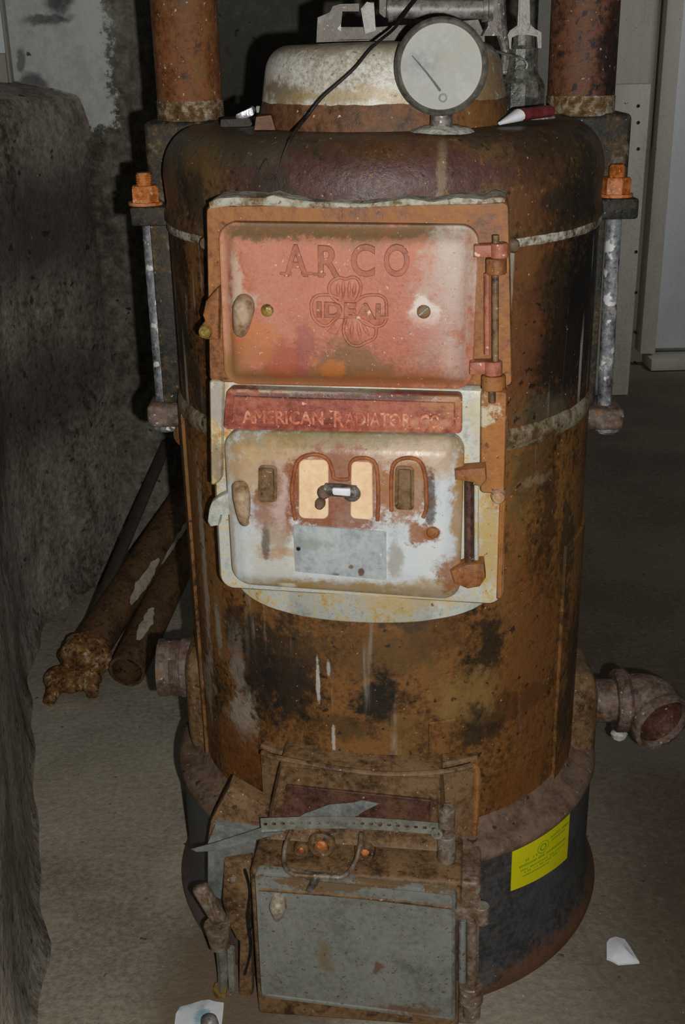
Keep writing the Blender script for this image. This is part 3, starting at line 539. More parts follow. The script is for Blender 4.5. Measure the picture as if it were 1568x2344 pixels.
# right stub with a broken tee
zc = .302; xb, xs = .335, W(1408, 1600, 0)[0]; r = .036
ax = RW.to_3x3() @ Vector((1, 0, 0)); c = loc((xb, 0, zc))
bm = bmesh.new(); lathe(bm, c, ax, [(0, 0), (r, 0), (r, xs-xb+.01), (0, xs-xb+.01)], 36); stub = P('pipe_stub', bm, m_stub)
bm = bmesh.new(); c2 = loc((xs-.003, 0, zc))
lathe(bm, c2, ax, [(r*.9, 0), (r*1.36, .0), (r*1.46, .004), (r*1.46, .018), (r*1.34, .024), (r*1.1, .026), (r*.9, .026)], 36); finish('fitting_collar', bm, m_stub, stub)
bm = bmesh.new(); q0 = Vector(c2)+ax*.02; fy = RW.to_3x3() @ Vector((0, -1, 0))
Z_ = Vector((0, 0, 1))
pts = [q0, q0+ax*.02+fy*.001, q0+ax*.04+fy*.010-Z_*.005, q0+ax*.050+fy*.034-Z_*.018]
tube(bm, pts, [r*1.12, r*1.25, r*1.36, r*1.38], 36, caps=False, sub=6)
dn = (ax*.36+fy*.92-Z_*.16).normalized(); q3 = pts[-1]
lathe(bm, q3-dn*.006, dn, [(r*1.34, -.004), (r*1.46, .004), (r*1.46, .016), (r*1.26, .018), (r*1.14, .004), (r*1.05, -.022)], 36)
finish('broken_elbow', bm, m_stub, stub, 50)
bm = bmesh.new(); lathe(bm, q3-dn*.006, dn, [(r*1.16, .008), (r*1.0, -.018), (0, -.022)], 30); finish('fitting_bore', bm, m_ashred, stub, 50)  # dark lining paints in the shade inside the fitting
bm = bmesh.new(); pp = W(1417, 1682, -.0); lathe(bm, toL(pp), (0, 0, -1), [(0, -.014), (.014, -.004), (.012, .005), (0, .007)], 8); rough_up(bm, .002, 80); finish('cement_blob', bm, m_plaster, stub)

# ---- upper fire door and its frame
def quad(pts, w): return [(F(x, y, w)[0], F(x, y, w)[2]) for x, y in pts]
def prism_px(bm, pts, w0, w1, bev=.002):
    prism(bm, [(F(x, y, w1)[0], F(x, y, w1)[2]) for x, y in pts], w0, w1, bev)
bm = bmesh.new(); loft_rr(bm, quad([(470, 470), (1166, 461), (1174, 886), (478, 876)], .326), .008, [(0, .2), (0, .322), (.002, .326), (.02, .327)])
box(bm, F(779, 490, .33)[0]-.002, F(779, 490, .33)[0]+.002, -.329, -.32, 1.135, 1.15, .0)
fr = P('door_frame', bm, m_frame)
bm = bmesh.new()
x = 0
Pq = [(478, 478), (476, 462), (500, 452), (540, 450), (600, 455), (625, 447), (660, 458), (720, 462), (770, 466), (830, 466), (880, 460), (930, 456), (990, 460), (1050, 452), (1110, 456), (1135, 448), (1160, 456), (1158, 466), (1100, 470), (1000, 470), (900, 476), (800, 478), (700, 478), (600, 472), (540, 470)]
Pq = [(x, y-1 if y < 468 else y) for x, y in Pq]; prism_px(bm, Pq, .2, .3290, .003); rough_up(bm, .003, 60); finish('cement_edge', bm, m_seam2, fr)['label'] = 'ragged white cement along the top of the frame'
bm = bmesh.new()
c1 = quad([(500, 508), (1098, 516), (1082, 892), (514, 880)], .340)
loft_rr(bm, c1, .020, [(0, .327), (0, .3385), (.0015, .3362), (.006, .337), (.013, .3455), (.020, .3495), (.03, .3505), (.06, .351)], 8)
fd = P('fire_door', bm, m_door, smooth=50); WD = .351
# lettering
bm = bmesh.new()
for ch, x0, x1, yb in (('A', 653, 705, 630), ('R', 724, 785, 632), ('C', 802, 860, 630), ('O', 877, 930, 630)):
    p0 = F(x0, yb, WD); p1 = F(x1, yb+1, WD); wd = (Vector(p1)-Vector(p0)).length
    text_bm(bm, ch, .049, front_mat(p0, p1), .0012, wd/.0335*.96 if ch != 'A' else wd/.034, bev=.0011, off=.0002)
    if ch in 'AR':
        for xx in ((x0+2, x1-2) if ch == 'A' else (x0+8,)):
            q1 = F(xx, yb-2, WD); box(bm, q1[0]-.007, q1[0]+.007, -WD-.0018, -WD, q1[2]-.0005, q1[2]+.003, .0006, 1)
lt = finish('raised_lettering', bm, m_letter, fd)
# emblem: ribbed three-lobed leaf with IDEAL across it
def z1(x, y): return (620+x/4.61, 540+y/4.61)
lobes = [[(705, 700), (640, 640), (612, 560), (635, 490), (690, 450), (740, 442), (790, 456), (850, 437), (912, 452), (948, 520), (940, 600), (900, 690)],
         [(720, 660), (640, 628), (540, 622), (470, 642), (430, 700), (430, 800), (462, 880), (530, 940), (600, 945), (660, 890), (730, 830)],
         [(890, 690), (970, 640), (1060, 622), (1160, 632), (1215, 690), (1218, 840), (1190, 930), (1110, 958), (1000, 930), (930, 870), (860, 820)],
         [(800, 850), (765, 980), (790, 1080), (850, 1150), (930, 1160), (1010, 1120), (1090, 1080), (1112, 1000), (1080, 950), (900, 850)]]
bm = bmesh.new()
for L_ in lobes:
    pts = [z1(*p) for p in L_]
    prism_px(bm, pts, WD-.002, WD+.0008, .0006)
    tube(bm, [F(x, y, WD+.0009) for x, y in pts], .0019, 8, sub=4)
prism_px(bm, [z1(*p) for p in ((712, 868), (590, 1010), (640, 1035), (695, 1045), (772, 878))], WD-.002, WD+.003, .001)
for a, b in (((705, 490), (715, 650)), ((765, 470), (765, 650)), ((830, 475), (825, 650)), ((890, 490), (870, 650)), ((860, 900), (850, 1080)), ((910, 900), (950, 1100)), ((960, 920), (1040, 1060))):
    tube(bm, [F(*z1(*a), WD+.0006), F(*z1((a[0]+b[0])/2, (a[1]+b[1])/2), WD+.0006), F(*z1(*b), WD+.0006)], [.0008, .0026, .0008], 8, sub=4)
finish('leaf_emblem', bm, m_door, fd, 50); bm = bmesh.new(); p0 = F(*z1(478, 848), WD+.0022); p1 = F(*z1(1170, 872), WD+.0022); wl = (Vector(p1)-Vector(p0)).length
band = [z1(478, 700), z1(1180, 712), z1(1180, 868), z1(478, 850)]
text_bm(bm, 'IDEAL', .0235, front_mat(p0, p1), .0016, wl/.062, bev=.0006, off=.0004, space=1.1)
finish('emblem_lettering', bm, m_letter, fd, 50)
# latch, finger pull, bolts
bm = bmesh.new(); prism_px(bm, [(502, 655), (488, 668), (470, 690), (463, 722), (468, 735), (460, 745), (452, 757), (456, 772), (470, 778), (500, 778)], .325, .339, .003); lat = finish('latch', bm, m_frame, fd)
def knobpx(bm, px, py, rpx, w0, h, seg=20, flat=False):
    p = F(px, py, w0); r = rpx*1.33/FPX
    pr = [(r, 0), (r, h*.7), (r*.85, h), (0, h*1.05)] if flat else [(r*.9, 0), (r, h*.4), (r*.8, h*.8), (r*.4, h), (0, h)]
    lathe(bm, p, (0, -1, 0), pr, seg)
bm = bmesh.new(); knobpx(bm, 472, 757, 17, .337, .012); finish('latch_knob', bm, m_brass, fd)
bm = bmesh.new(); a = F(560, 705, WD); b = F(552, 752, WD); tube(bm, [Vector(a)+Vector((0, .004, .008)), Vector(a)+Vector((0, -.006, 0)), Vector(b)+Vector((0, -.002, 0)), Vector(b)+Vector((0, .004, -.004))], [.010, .013, .009, .005], 16, sub=5); finish('door_grip', bm, m_grip2, fd, 60)
for (px, py, rr, mt, sl) in ((612, 710, 15, m_brass, 0), (970, 713, 16, m_ash, 1)):
    bm = bmesh.new(); knobpx(bm, px, py, rr, WD-.001, .004)
    o = finish('screw', bm, mt, fd)
    if sl:
        bm = bmesh.new(); p = F(px, py, WD+.004); box(bm, -.007, .007, -.0008, .0008, -.0012, .0012, .0003, 1, Matrix.Translation(Vector(p)) @ Matrix.Rotation(-.7, 4, 'Y')); finish('screw_slot', bm, m_shine, fd)
# hinge of the fire door
def cylpx(bm, px0, px1, py0, py1, w, seg=20, k=1.0):
    a = F((px0+px1)/2, py0, w); b = F((px0+px1)/2, py1, w); r = abs(F(px1, py0, w)[0]-F(px0, py0, w)[0])/2*k
    d = Vector(b)-Vector(a); L = d.length; lathe(bm, a, d, [(0, 0), (r*.9, 0), (r, r*.1), (r, L-r*.1), (r*.9, L), (0, L)], seg)
bm = bmesh.new(); cylpx(bm, 1122, 1164, 556, 590, .345); prism_px(bm, [(1085, 562), (1145, 560), (1145, 590), (1085, 590)], .333, .349, .002); finish('hinge_knuckle', bm, m_letter, fd)
bm = bmesh.new(); cylpx(bm, 1108, 1150, 826, 858, .345); prism_px(bm, [(1075, 830), (1130, 828), (1130, 858), (1075, 858)], .333, .349, .002); finish('hinge_knuckle', bm, m_letter, fd)
bm = bmesh.new(); cylpx(bm, 1112, 1160, 590, 627, .343); finish('hinge_barrel', bm, m_frame, fd)
bm = bmesh.new(); cylpx(bm, 1102, 1158, 858, 891, .343); finish('hinge_barrel', bm, m_frame, fd)
bm = bmesh.new(); cylpx(bm, 1127, 1143, 538, 560, .345); cylpx(bm, 1126, 1142, 620, 830, .345); finish('hinge_pin', bm, m_ash, fd)
bm = bmesh.new(); cylpx(bm, 1119, 1135, 888, 922, .345); finish('hinge_pin_tail', bm, m_ash, fd)
bm = bmesh.new(); cylpx(bm, 1108, 1123, 625, 812, .338); finish('hinge_rib', bm, m_letter, fd)
bm = bmesh.new(); p = Cy(1166, 562, .305); lathe(bm, (p[0], p[1]+.005, p[2]), (.5, -.86, 0), [(0, 0), (.0085, 0), (.0085, .010), (.006, .014), (0, .015)], 16); P('frame_bolt', bm, m_rim)
bm = bmesh.new(); p = Cy(479, 556, .305); lathe(bm, (p[0], p[1]+.003, p[2]), (-.5, -.86, 0), [(0, 0), (.0085, 0), (.0085, .008), (.006, .012), (0, .013)], 16); P('frame_bolt', bm, m_rim)

# ---- stoking door (lower) with its frame and name panel
bm = bmesh.new()
t0, t1 = math.asin(F(496, 1200, .32)[0]/.318), math.asin(F(1152, 1200, .32)[0]/.318)
shell(bm, .29, .318, t0, t1, .615, .95, 30, .003, zf0=lambda s: .618+.03*(abs(2*s-1))**6)
loft_rr(bm, quad([(474, 868), (1160, 892), (1152, 1392), (500, 1352)], .322), .02, [(0, .2), (0, .312), (.004, .318), (.01, .319)])
lf = P('stoking_door_frame', bm, m_enframe, smooth=45)
bm = bmesh.new(); loft_rr(bm, quad([(478, 868), (512, 872), (508, 1100), (482, 1115)], .328), .006, [(0, .3), (0, .325), (.002, .328)])
finish('frame_strip', bm, m_enframe, lf)
bm = bmesh.new(); loft_rr(bm, quad([(1100, 895), (1162, 895), (1156, 1130), (1098, 1130)], .33), .006, [(0, .3), (0, .327), (.002, .33)])
loft_rr(bm, quad([(1144, 1120), (1158, 1120), (1150, 1370), (1136, 1375)], .325), .004, [(0, .3), (0, .323), (.002, .325)])
finish('frame_strip', bm, m_frame, lf)
bm = bmesh.new()
pts = [(520, 890), (1058, 906), (1058, 992), (512, 982)]
t = bmesh.new(); q_ = quad(pts, .338)
loft_rr(bm, q_, .006, [(0, .30), (0, .3385), (.002, .337), (.008, .338), (.010, .336)])
pn = P('name_panel', bm, m_panel)
bm = bmesh.new()
for s_, x0, x1, y0, y1, hh in (('AMERICAN', 556, 742, 967, 971, .023), ('R', 762, 786, 976, 977, .029), ('ADIATOR', 790, 942, 972, 976, .023), ('C', 958, 980, 985, 986, .029), ('O.', 984, 1010, 979, 980, .023)):
    p0 = F(x0, y0, .3365); p1 = F(x1, y1, .3365); wl = (Vector(p1)-Vector(p0)).length
    k = bmesh.new(); text_bm(k, s_, hh, Matrix.Identity(4), .0012, 1, bev=.0005, off=-.0001); ww = max(v.co.x for v in k.verts)-min(v.co.x for v in k.verts); k.free()
    text_bm(bm, s_, hh, front_mat(p0, p1), .0013, wl/ww, bev=.0006, off=.0001)
finish('raised_lettering', bm, m_pletter, pn)
bm = bmesh.new()
c2 = quad([(508, 988), (1064, 1002), (1052, 1380), (530, 1342)], .345)
loft_rr(bm, c2, .024, [(0, .31), (0, .336), (.002, .339), (.007, .341), (.016, .3475), (.024, .350), (.04, .351)], 8)
ld = P('stoking_door', bm, m_enamel, smooth=50)
# raised pads, openings with cream filling, slider
bm = bmesh.new(); loft_rr(bm, quad([(684, 1052), (752, 1052), (752, 1188), (684, 1186)], .352), .008, [(0, .348), (0, .3525), (.001, .3535), (.004, .3535)])
finish('draft_opening', bm, m_cream, ld, label if False else 35)
bm = bmesh.new(); loft_rr(bm, quad([(804, 1056), (852, 1058), (854, 1190), (802, 1186)], .352), .006, [(0, .348), (0, .3525), (.001, .3535), (.004, .3535)])
finish('draft_opening', bm, m_cream, ld)
for pts in ([(676, 1190), (668, 1130), (676, 1070), (690, 1048), (720, 1040), (748, 1050), (762, 1080), (766, 1095), (800, 1095), (802, 1065), (815, 1050), (845, 1050), (862, 1070), (866, 1130), (864, 1192)], [(896, 1170), (896, 1090), (905, 1058), (935, 1048), (962, 1058), (974, 1095), (976, 1160), (968, 1185)]):
    bm = bmesh.new(); tube(bm, [F(x, y, .3508) for x, y in pts], .0026, 8, sub=4); finish('raised_bead', bm, m_bead, ld, 60)
bm = bmesh.new(); loft_rr(bm, quad([(905, 1066), (948, 1068), (948, 1168), (903, 1165)], .352), .006, [(0, .348), (0, .353), (.003, .354), (.005, .3515)]); finish('draft_slot', bm, m_ash, ld)
bm = bmesh.new(); loft_rr(bm, quad([(592, 1064), (634, 1066), (634, 1150), (590, 1150)], .352), .006, [(0, .348), (0, .352), (.003, .353), (.005, .3512)]); finish('draft_slot', bm, m_ash, ld)
bm = bmesh.new(); a = Vector(F(745, 1120, .358)); b = Vector(F(815, 1126, .358)); tube(bm, [a, (a+b)/2+Vector((0, -.002, .001)), b], .008, 14, sub=3); knobpx(bm, 806, 1127, 22, .351, .010)
sl = finish('slider_lever', bm, m_cast, ld, 60)
bm = bmesh.new(); loft_rr(bm, quad([(760, 1118), (802, 1120), (802, 1136), (762, 1133)], .369), .002, [(0, .36), (0, .3685), (.001, .369)]); finish('paint_patch', bm, m_paper, ld)['label'] = 'bright white paint patch on the lever'
bm = bmesh.new(); knobpx(bm, 743, 1123, 17, .352, .016); knobpx(bm, 735, 1147, 13, .352, .020); finish('knob', bm, m_rim, ld)
bm = bmesh.new(); knobpx(bm, 991, 1217, 16, .350, .007); finish('knob', bm, m_frame, ld)
bm = bmesh.new(); a = Vector(F(556, 1135, .352)); tube(bm, [a+Vector((-.004, .004, .012)), a+Vector((0, -.008, .002)), a+Vector((.001, -.008, -.018)), a+Vector((0, -.004, -.032)), a+Vector((.002, .002, -.036))], [.010, .011, .009, .006, .0045], 16, sub=5); finish('door_grip', bm, m_grip2, ld, 60)
bm = bmesh.new(); prism_px(bm, [(522, 1128), (500, 1138), (484, 1150), (478, 1165), (474, 1195), (482, 1207), (500, 1204), (505, 1180), (526, 1180)], .325, .340, .003); finish('latch', bm, m_enframe, ld)
bm = bmesh.new(); loft_rr(bm, quad([(671, 1201), (884, 1217), (884, 1328), (676, 1308)], .353), .002, [(0, .3505), (0, .3532), (.0004, .3538)], 2); pl = finish('nameplate', bm, m_plate, ld); pl['label'] = 'blank grey tin nameplate with rust spots'
bm = bmesh.new(); knobpx(bm, 683, 1256, 5.5, .3536, .0006); finish('plate_hole', bm, m_hole, ld)
bm = bmesh.new(); knobpx(bm, 872, 1271, 6, .3536, .0015); finish('plate_rivet', bm, m_enframe, ld)
bm = bmesh.new(); prism_px(bm, [(1040, 1076), (1112, 1070), (1114, 1100), (1100, 1118), (1080, 1106), (1042, 1100)], .33, .350, .004); finish('hinge_knuckle', bm, m_frame, ld)
bm = bmesh.new(); prism_px(bm, [(1030, 1308), (1070, 1292), (1108, 1290), (1112, 1325), (1098, 1345), (1070, 1350), (1040, 1338)], .33, .352, .004); finish('hinge_knuckle', bm, m_frame, ld)
bm = bmesh.new(); cylpx(bm, 1064, 1084, 1100, 1295, .343); finish('hinge_pin', bm, m_ashred, ld)
bm = bmesh.new(); cylpx(bm, 1085, 1096, 1110, 1290, .338); finish('hinge_rib', bm, m_enframe, ld)
bm = bmesh.new(); p = F(1141, 1134, .33); lathe(bm, p, (0, -1, 0), [(.009, -.01), (.009, .005), (.007, .009), (0, .009)], 16); P('frame_bolt', bm, m_enframe)

# ---- hood above the ash pit
bm = bmesh.new()
def cth(px, py, r=.31):
    p = Cy(px, py, r); return math.atan2(p[0], -p[1])
t0, t1 = cth(600, 1740), cth(1090, 1790)
shell(bm, .29, .312, t0, t1, .25, .392, 30, .003)
P('hood_flange', bm, m_ash)
bm = bmesh.new()
loft_rr(bm, quad([(640, 1748), (1010, 1775), (1022, 1955), (600, 1925)], .3385), .008, [(0, .27), (0, .330), (.004, .3385), (.010, .3345)])
hood = P('draft_hood', bm, m_ash)
bm = bmesh.new(); loft_rr(bm, quad([(655, 1795), (990, 1830), (986, 1892), (640, 1880)], .336), .003, [(0, .33), (0, .338), (.002, .3385), (.004, .3365)])
finish('draft_flap', bm, m_ashred, hood)
bm = bmesh.new(); tube(bm, [F(600, 1722, .318), F(650, 1738, .330), F(850, 1770, .3385), F(1000, 1768, .330), F(1080, 1752, .315)], .004, 8); finish('hood_bead', bm, m_ash, hood)
bm = bmesh.new(); tube(bm, [Cy(1080, 1755, .313), Cy(1092, 1765, .313), Cy(1090, 1850, .313), Cy(1085, 1910, .313)], .005, 8); finish('hood_bead', bm, m_frame, hood)
bm = bmesh.new(); shell(bm, .29, .3035, cth(985, 1640), cth(1048, 1640), .40, .455, 6, .002); P('patch_plate', bm, m_body)
# round lugs right of the hood
bm = bmesh.new(); cylpx(bm, 1002, 1042, 1850, 1890, .335); knobpx(bm, 1022, 1850, 12, .335, .012); finish('hood_hinge', bm, m_lever, hood)
bm = bmesh.new(); cylpx(bm, 1000, 1044, 1910, 1968, .335); cylpx(bm, 1008, 1022, 1966, 1985, .335); finish('hood_hinge', bm, m_lever, hood)
# bolts between hood and ash door
for px, py, r_, mt in ((692, 1939, 15, m_brass), (737, 1929, 27, m_brass), (836, 1945, 20, m_nut)):
    bm = bmesh.new(); p = F(px, py, .336); k = r_*1.62/FPX
    lathe(bm, p, (0, -1, 0), [(k*1.2, -.01), (k*1.2, .006), (k, .010), (k*.7, .010), (k*.6, .003), (0, .003)], 24); bl_ = finish('bolt', bm, m_ash, hood)
    bm = bmesh.new(); lathe(bm, (p[0], p[1]-.003, p[2]), (0, -1, 0), [(k*.5, 0), (k*.5, .004), (k*.3, .006), (0, .006)], 6); finish('bolt_head', bm, m_nut, hood)
# ash pit box and door
bm = bmesh.new()
cz = quad([(578, 2012), (1050, 2055), (1042, 2344), (602, 2290)], .382)
u0, u1 = cz[0][0], cz[1][0]
box(bm, u0-.004, u1+.004, -.380, -.25, .0, .262, .006, 3)
ab = P('ash_pit_box', bm, m_ash)
bm = bmesh.new()
loft_rr(bm, quad([(582, 1992), (1046, 2040), (1044, 2338), (598, 2280)], .388), .010, [(0, .376), (0, .388), (.0015, .3905), (.005, .3905), (.007, .389), (.05, .3895)])
ad = P('ash_door', bm, m_ashdoor)
bm = bmesh.new(); tube(bm, [F(592, 2034, .3875), F(800, 2050, .3875), F(1034, 2076, .3875)], .0035, 8, flat=1); finish('door_lip', bm, m_ash, ad, 60)
bm = bmesh.new(); a = Vector(F(638, 2068, .391)); tube(bm, [a+Vector((0, .006, .008)), a+Vector((0, -.007, 0)), a+Vector((-.001, -.006, -.014)), a+Vector((-.004, .002, -.030))], [.009, .0125, .008, .0035], 16, sub=5); finish('door_grip', bm, m_grip, ad, 60)
bm = bmesh.new()
p0 = F(790, 2203, .390); p1 = F(850, 2208, .390); text_bm(bm, '1 S', .018, front_mat(p0, p1), .0008, 1.1, bev=.0003); finish('worn_cast_marks', bm, m_ashdoor, ad); bm = bmesh.new()
p0 = F(745, 2245, .390); p1 = F(830, 2252, .390); text_bm(bm, '3 - E', .018, front_mat(p0, p1), .0008, 1.15, bev=.0003)
finish('worn_cast_marks', bm, m_ashdoor, ad)
bm = bmesh.new(); tube(bm, [F(868, 2170, .3895), F(868, 2180, .3895)], .001, 6, sub=1)
bm.free()
bm = bmesh.new(); prism_px(bm, [(900, 2170), (903, 2195), (915, 2215), (940, 2232), (960, 2228), (975, 2205), (985, 2170), (940, 2160)], .388, .3899, .001); finish('worn_cast_boss', bm, m_ashdoor, ad)
bm = bmesh.new(); prism_px(bm, [(1040, 2082), (1100, 2080), (1100, 2105), (1040, 2108)], .37, .392, .003); cylpx(bm, 1084, 1120, 2072, 2110, .384); finish('hinge_knuckle', bm, m_lever, ad)
bm = bmesh.new(); cylpx(bm, 1068, 1092, 2105, 2260, .384); finish('hinge_pin', bm, m_lever, ad)
bm = bmesh.new(); cylpx(bm, 1048, 1068, 2105, 2262, .380); finish('hinge_rib', bm, m_ashdoor, ad)
bm = bmesh.new(); cylpx(bm, 1050, 1106, 2250, 2290, .384); cylpx(bm, 1060, 1100, 2288, 2325, .384); finish('hinge_knuckle', bm, m_lever, ad)
bm = bmesh.new(); box(bm, u1, u1+.03, -.372, -.28, .0, .255, .006, 3); P('ash_pit_jamb', bm, m_lever)
# bail wire on the hood, and its catch
def sh(x, y, z=.268): return toL(G(x, y, z))
bm = bmesh.new(); tube(bm, [F(668, 1900, .345), F(655, 1930, .350), sh(650, 1958, .272), sh(653, 1985, .270), sh(668, 2000), sh(690, 2004), sh(730, 2006), sh(770, 2008), sh(790, 2004), sh(810, 1980, .270), F(822, 1945, .350), F(828, 1905, .345)], .0034, 8); P('wire_bail', bm, m_lever, smooth=80)
bm = bmesh.new(); tube(bm, [F(700, 2002, .385), F(722, 2010, .392), F(706, 2040, .396)], [.006, .007, .004], 10, sub=3); tube(bm, [F(700, 2006, .382), F(770, 2010, .384)], .007, 10, sub=1); P('door_catch', bm, m_cast, smooth=60)
# shaking lever at the lower left
WL = .352
lev = []
bm = bmesh.new(); box(bm, -.012, .012, -.008, .008, -.034, .034, .006, 3); a = F(480, 2068, WL); bm.transform(Matrix.Translation(Vector(a)) @ Matrix.Rotation(-.42, 4, 'Y'))
hb = P('shaker_lever', bm, m_lever, smooth=50)
bm = bmesh.new(); tube(bm, [F(474, 2045, WL+.01), F(495, 2105, WL+.01)], .003, 8, sub=1); finish('lever_rib', bm, m_lever, hb)
bm = bmesh.new(); a, b = F(497, 2115, WL), F(505, 2165, WL); tube(bm, [a, b], [.020, .015], 14, sub=1); finish('lever_socket', bm, m_lever, hb)
bm = bmesh.new(); a, b, c = F(505, 2160, WL), F(510, 2230, WL-.004), F(508, 2262, WL-.006); tube(bm, [a, b, c], [.014, .0125, .012], 4, sub=2, flat=.6); tube(bm, [F(528, 2170, WL+.002), F(532, 2262, WL-.004)], [.006, .006], 8, sub=1); finish('lever_shank', bm, m_strap, hb)
bm = bmesh.new(); tube(bm, [F(505, 2258, WL-.006), F(503, 2286, WL-.006)], .011, 6, sub=1); finish('lever_tip', bm, m_brass, hb)
bm = bmesh.new(); prism_px(bm, [(512, 1975), (575, 1965), (575, 2050), (568, 2130), (560, 2165), (540, 2150), (520, 2110), (508, 2060)], .325, .345, .004); P('lever_bracket', bm, m_ash)
bm = bmesh.new(); knobpx(bm, 532, 2008, 15, .343, .008); P('bracket_bolt', bm, m_lever)
bm = bmesh.new(); tube(bm, [F(560, 1990, .35), F(572, 2040, .352), F(566, 2100, .352), F(574, 2170, .352), F(560, 2230, .348)], .0022, 6); P('bracket_wire', bm, m_blk)
bm = bmesh.new(); prism_px(bm, [(548, 2160), (575, 2140), (578, 2290), (545, 2290)], .33, .345, .004); P('lever_guide', bm, m_ash)
bm = bmesh.new(); prism_px(bm, [(475, 1930), (492, 1888), (590, 1905), (580, 1965), (515, 1975), (505, 2060), (475, 2045)], .30, .332, .002); P('side_cover', bm, m_strapd, label='plain grey sheet cover left of the ash pit')
bm = bmesh.new(); prism_px(bm, [(482, 1880), (525, 1800), (620, 1855), (610, 1900), (475, 1925)], .29, .318, .002); P('side_bracket', bm, m_ash)
# yellow sticker on the base
bm = bmesh.new(); rs = .3398
ta, tb = cth(1171, 1980, .3385), cth(1301, 1890, .3385)
zz0 = Cy(1171, 2038, .3385)[2]; zz1 = Cy(1171, 1925, .3385)[2]; zz2 = Cy(1301, 1958, .3385)[2]; zz3 = Cy(1301, 1834, .3385)[2]
zt_ = .2325
print('sticker', ta, tb, zz0, zz1, zz2, zz3)
shell(bm, .3385, rs, ta, tb, (zz0+zz2)/2, zt_, 16, .0004, zf0=lambda s: zz0+(zz2-zz0)*s)
stk = P('yellow_sticker', bm, m_sticker, label='bright yellow sticker with faint green print')
bm = bmesh.new()
def stpt(u, v):   # u across 0..1, v up 0..1
    th = ta+(tb-ta)*u; za = zz0+(zz2-zz0)*u; z = za+(zt_-za)*v; return th, z
def onst(bmx, u0_, u1_, v0_, v1_):
    n = 3; A_ = []; B_ = []
    for k in range(n+1):
        th, z = stpt(u0_+(u1_-u0_)*k/n, v0_); A_.append(bmx.verts.new(((rs+.0004)*math.sin(th), -(rs+.0004)*math.cos(th), z)))
        th, z = stpt(u0_+(u1_-u0_)*k/n, v1_); B_.append(bmx.verts.new(((rs+.0004)*math.sin(th), -(rs+.0004)*math.cos(th), z)))
    for k in range(n): bmx.faces.new((A_[k], A_[k+1], B_[k+1], B_[k]))
random.seed(3)
for (v0, h, ua, ub, cw) in ((.80, .05, .60, .95, .02), (.72, .045, .62, .92, .018), (.60, .05, .16, .36, .02), (.50, .055, .10, .90, .02), (.40, .04, .12, .88, .016), (.33, .04, .18, .8, .016), (.25, .04, .16, .6, .016)):
    u = ua
    while u < ub:
        wd = cw*random.uniform(.6, 1.3)
        if random.random() > .16: onst(bm, u, u+wd, v0, v0+h*random.uniform(.8, 1))
        u += wd+.008
for rr_ in (.5, 1.):
    for k in range(22):
        a = 2*math.pi*k/22; onst(bm, .47+.09*rr_*math.cos(a)-.009, .47+.09*rr_*math.cos(a)+.009, .72+.13*rr_*math.sin(a)-.012, .72+.13*rr_*math.sin(a)+.012)
finish('sticker_print', bm, m_ink, stk)

# ---- dome, gauge, linkage and valve on the crown
ZT = 1.2225
bm = bmesh.new()
DC = toL((0., -.052, 0))
lathe(bm, DC, (0, 0, 1), [(.10, ZT-.004), (.1625, ZT-.003), (.1625, ZT+.010), (.1585, ZT+.031), (.1, ZT+.031)], 96); rough_up(bm, .0015, 50); dm = P('dome_skirt', bm, m_skirt, smooth=60)
bm = bmesh.new()
pr = [(.158, ZT+.029), (.159, ZT+.033), (.1565, ZT+.05)]
for k in range(1, 11):
    a = k/10*math.pi/2; pr.append((.122+.032*math.cos(a), ZT+.062+.036*math.sin(a)))
pr += [(.06, ZT+.0995), (0, ZT+.1005)]
lathe(bm, DC, (0, 0, 1), pr, 96)
for v in bm.verts:
    if v.co.z < ZT+.034: v.co.z += .004*noise.noise(v.co*25)
P('dome', bm, m_dome, smooth=60, label='off-white enamel dome cover with rust stains')
YG = -.24
g0 = toL(W(1010, 153, YG)); rg = 96/FPX*1.49
gax = Vector((.0+math.sin(A)*.2, -1, .0)).normalized()
bm = bmesh.new(); gc = Vector(g0)
lathe(bm, gc-gax*.022, gax, [(0, 0), (rg*.9, 0), (rg*.98, .006), (rg*1.0, .022), (rg*.99, .028), (rg*.93, .031), (rg*.89, .029), (rg*.86, .024)], 64)
gg = P('pressure_gauge', bm, m_bezel, smooth=45, label='round gauge with clouded pale face and tarnished rim')
bm = bmesh.new(); lathe(bm, gc-gax*.022, gax, [(rg*.885, .020), (rg*.87, .0245), (0, .0255)], 64); finish('gauge_face', bm, m_gface, gg)
bm = bmesh.new()
def gp(px, py): p = toL(W(px, py, YG-.006)); return Vector(p)
d_ = gp(1015, 222)-gp(978, 168); tube(bm, [gp(944, 128), gp(978, 168), gp(1008, 208)], [.0006, .0012, .0016], 6, sub=2); finish('gauge_needle', bm, m_needle, gg)
bm = bmesh.new(); lathe(bm, gp(1014, 224), gax, [(.005, -.003), (.005, .002), (.003, .004), (0, .004)], 16); finish('gauge_screw', bm, m_gface, gg)
bm = bmesh.new(); st = Vector(toL(W(1010, 245, YG))); lathe(bm, (st.x, st.y+.012, ZT-.004), (0, 0, 1), [(.020, 0), (.018, .006), (.0135, .008), (.0125, .03), (0, .03)], 20); finish('gauge_stem', bm, m_cast, gg)
bm = bmesh.new(); lathe(bm, (st.x, st.y+.02, ZT-.002), (0, 0, 1), [(.04, 0), (.034, .004), (.02, .008), (0, .008)], 20); rough_up(bm, .003, 40); finish('gauge_cement', bm, m_plaster, gg)
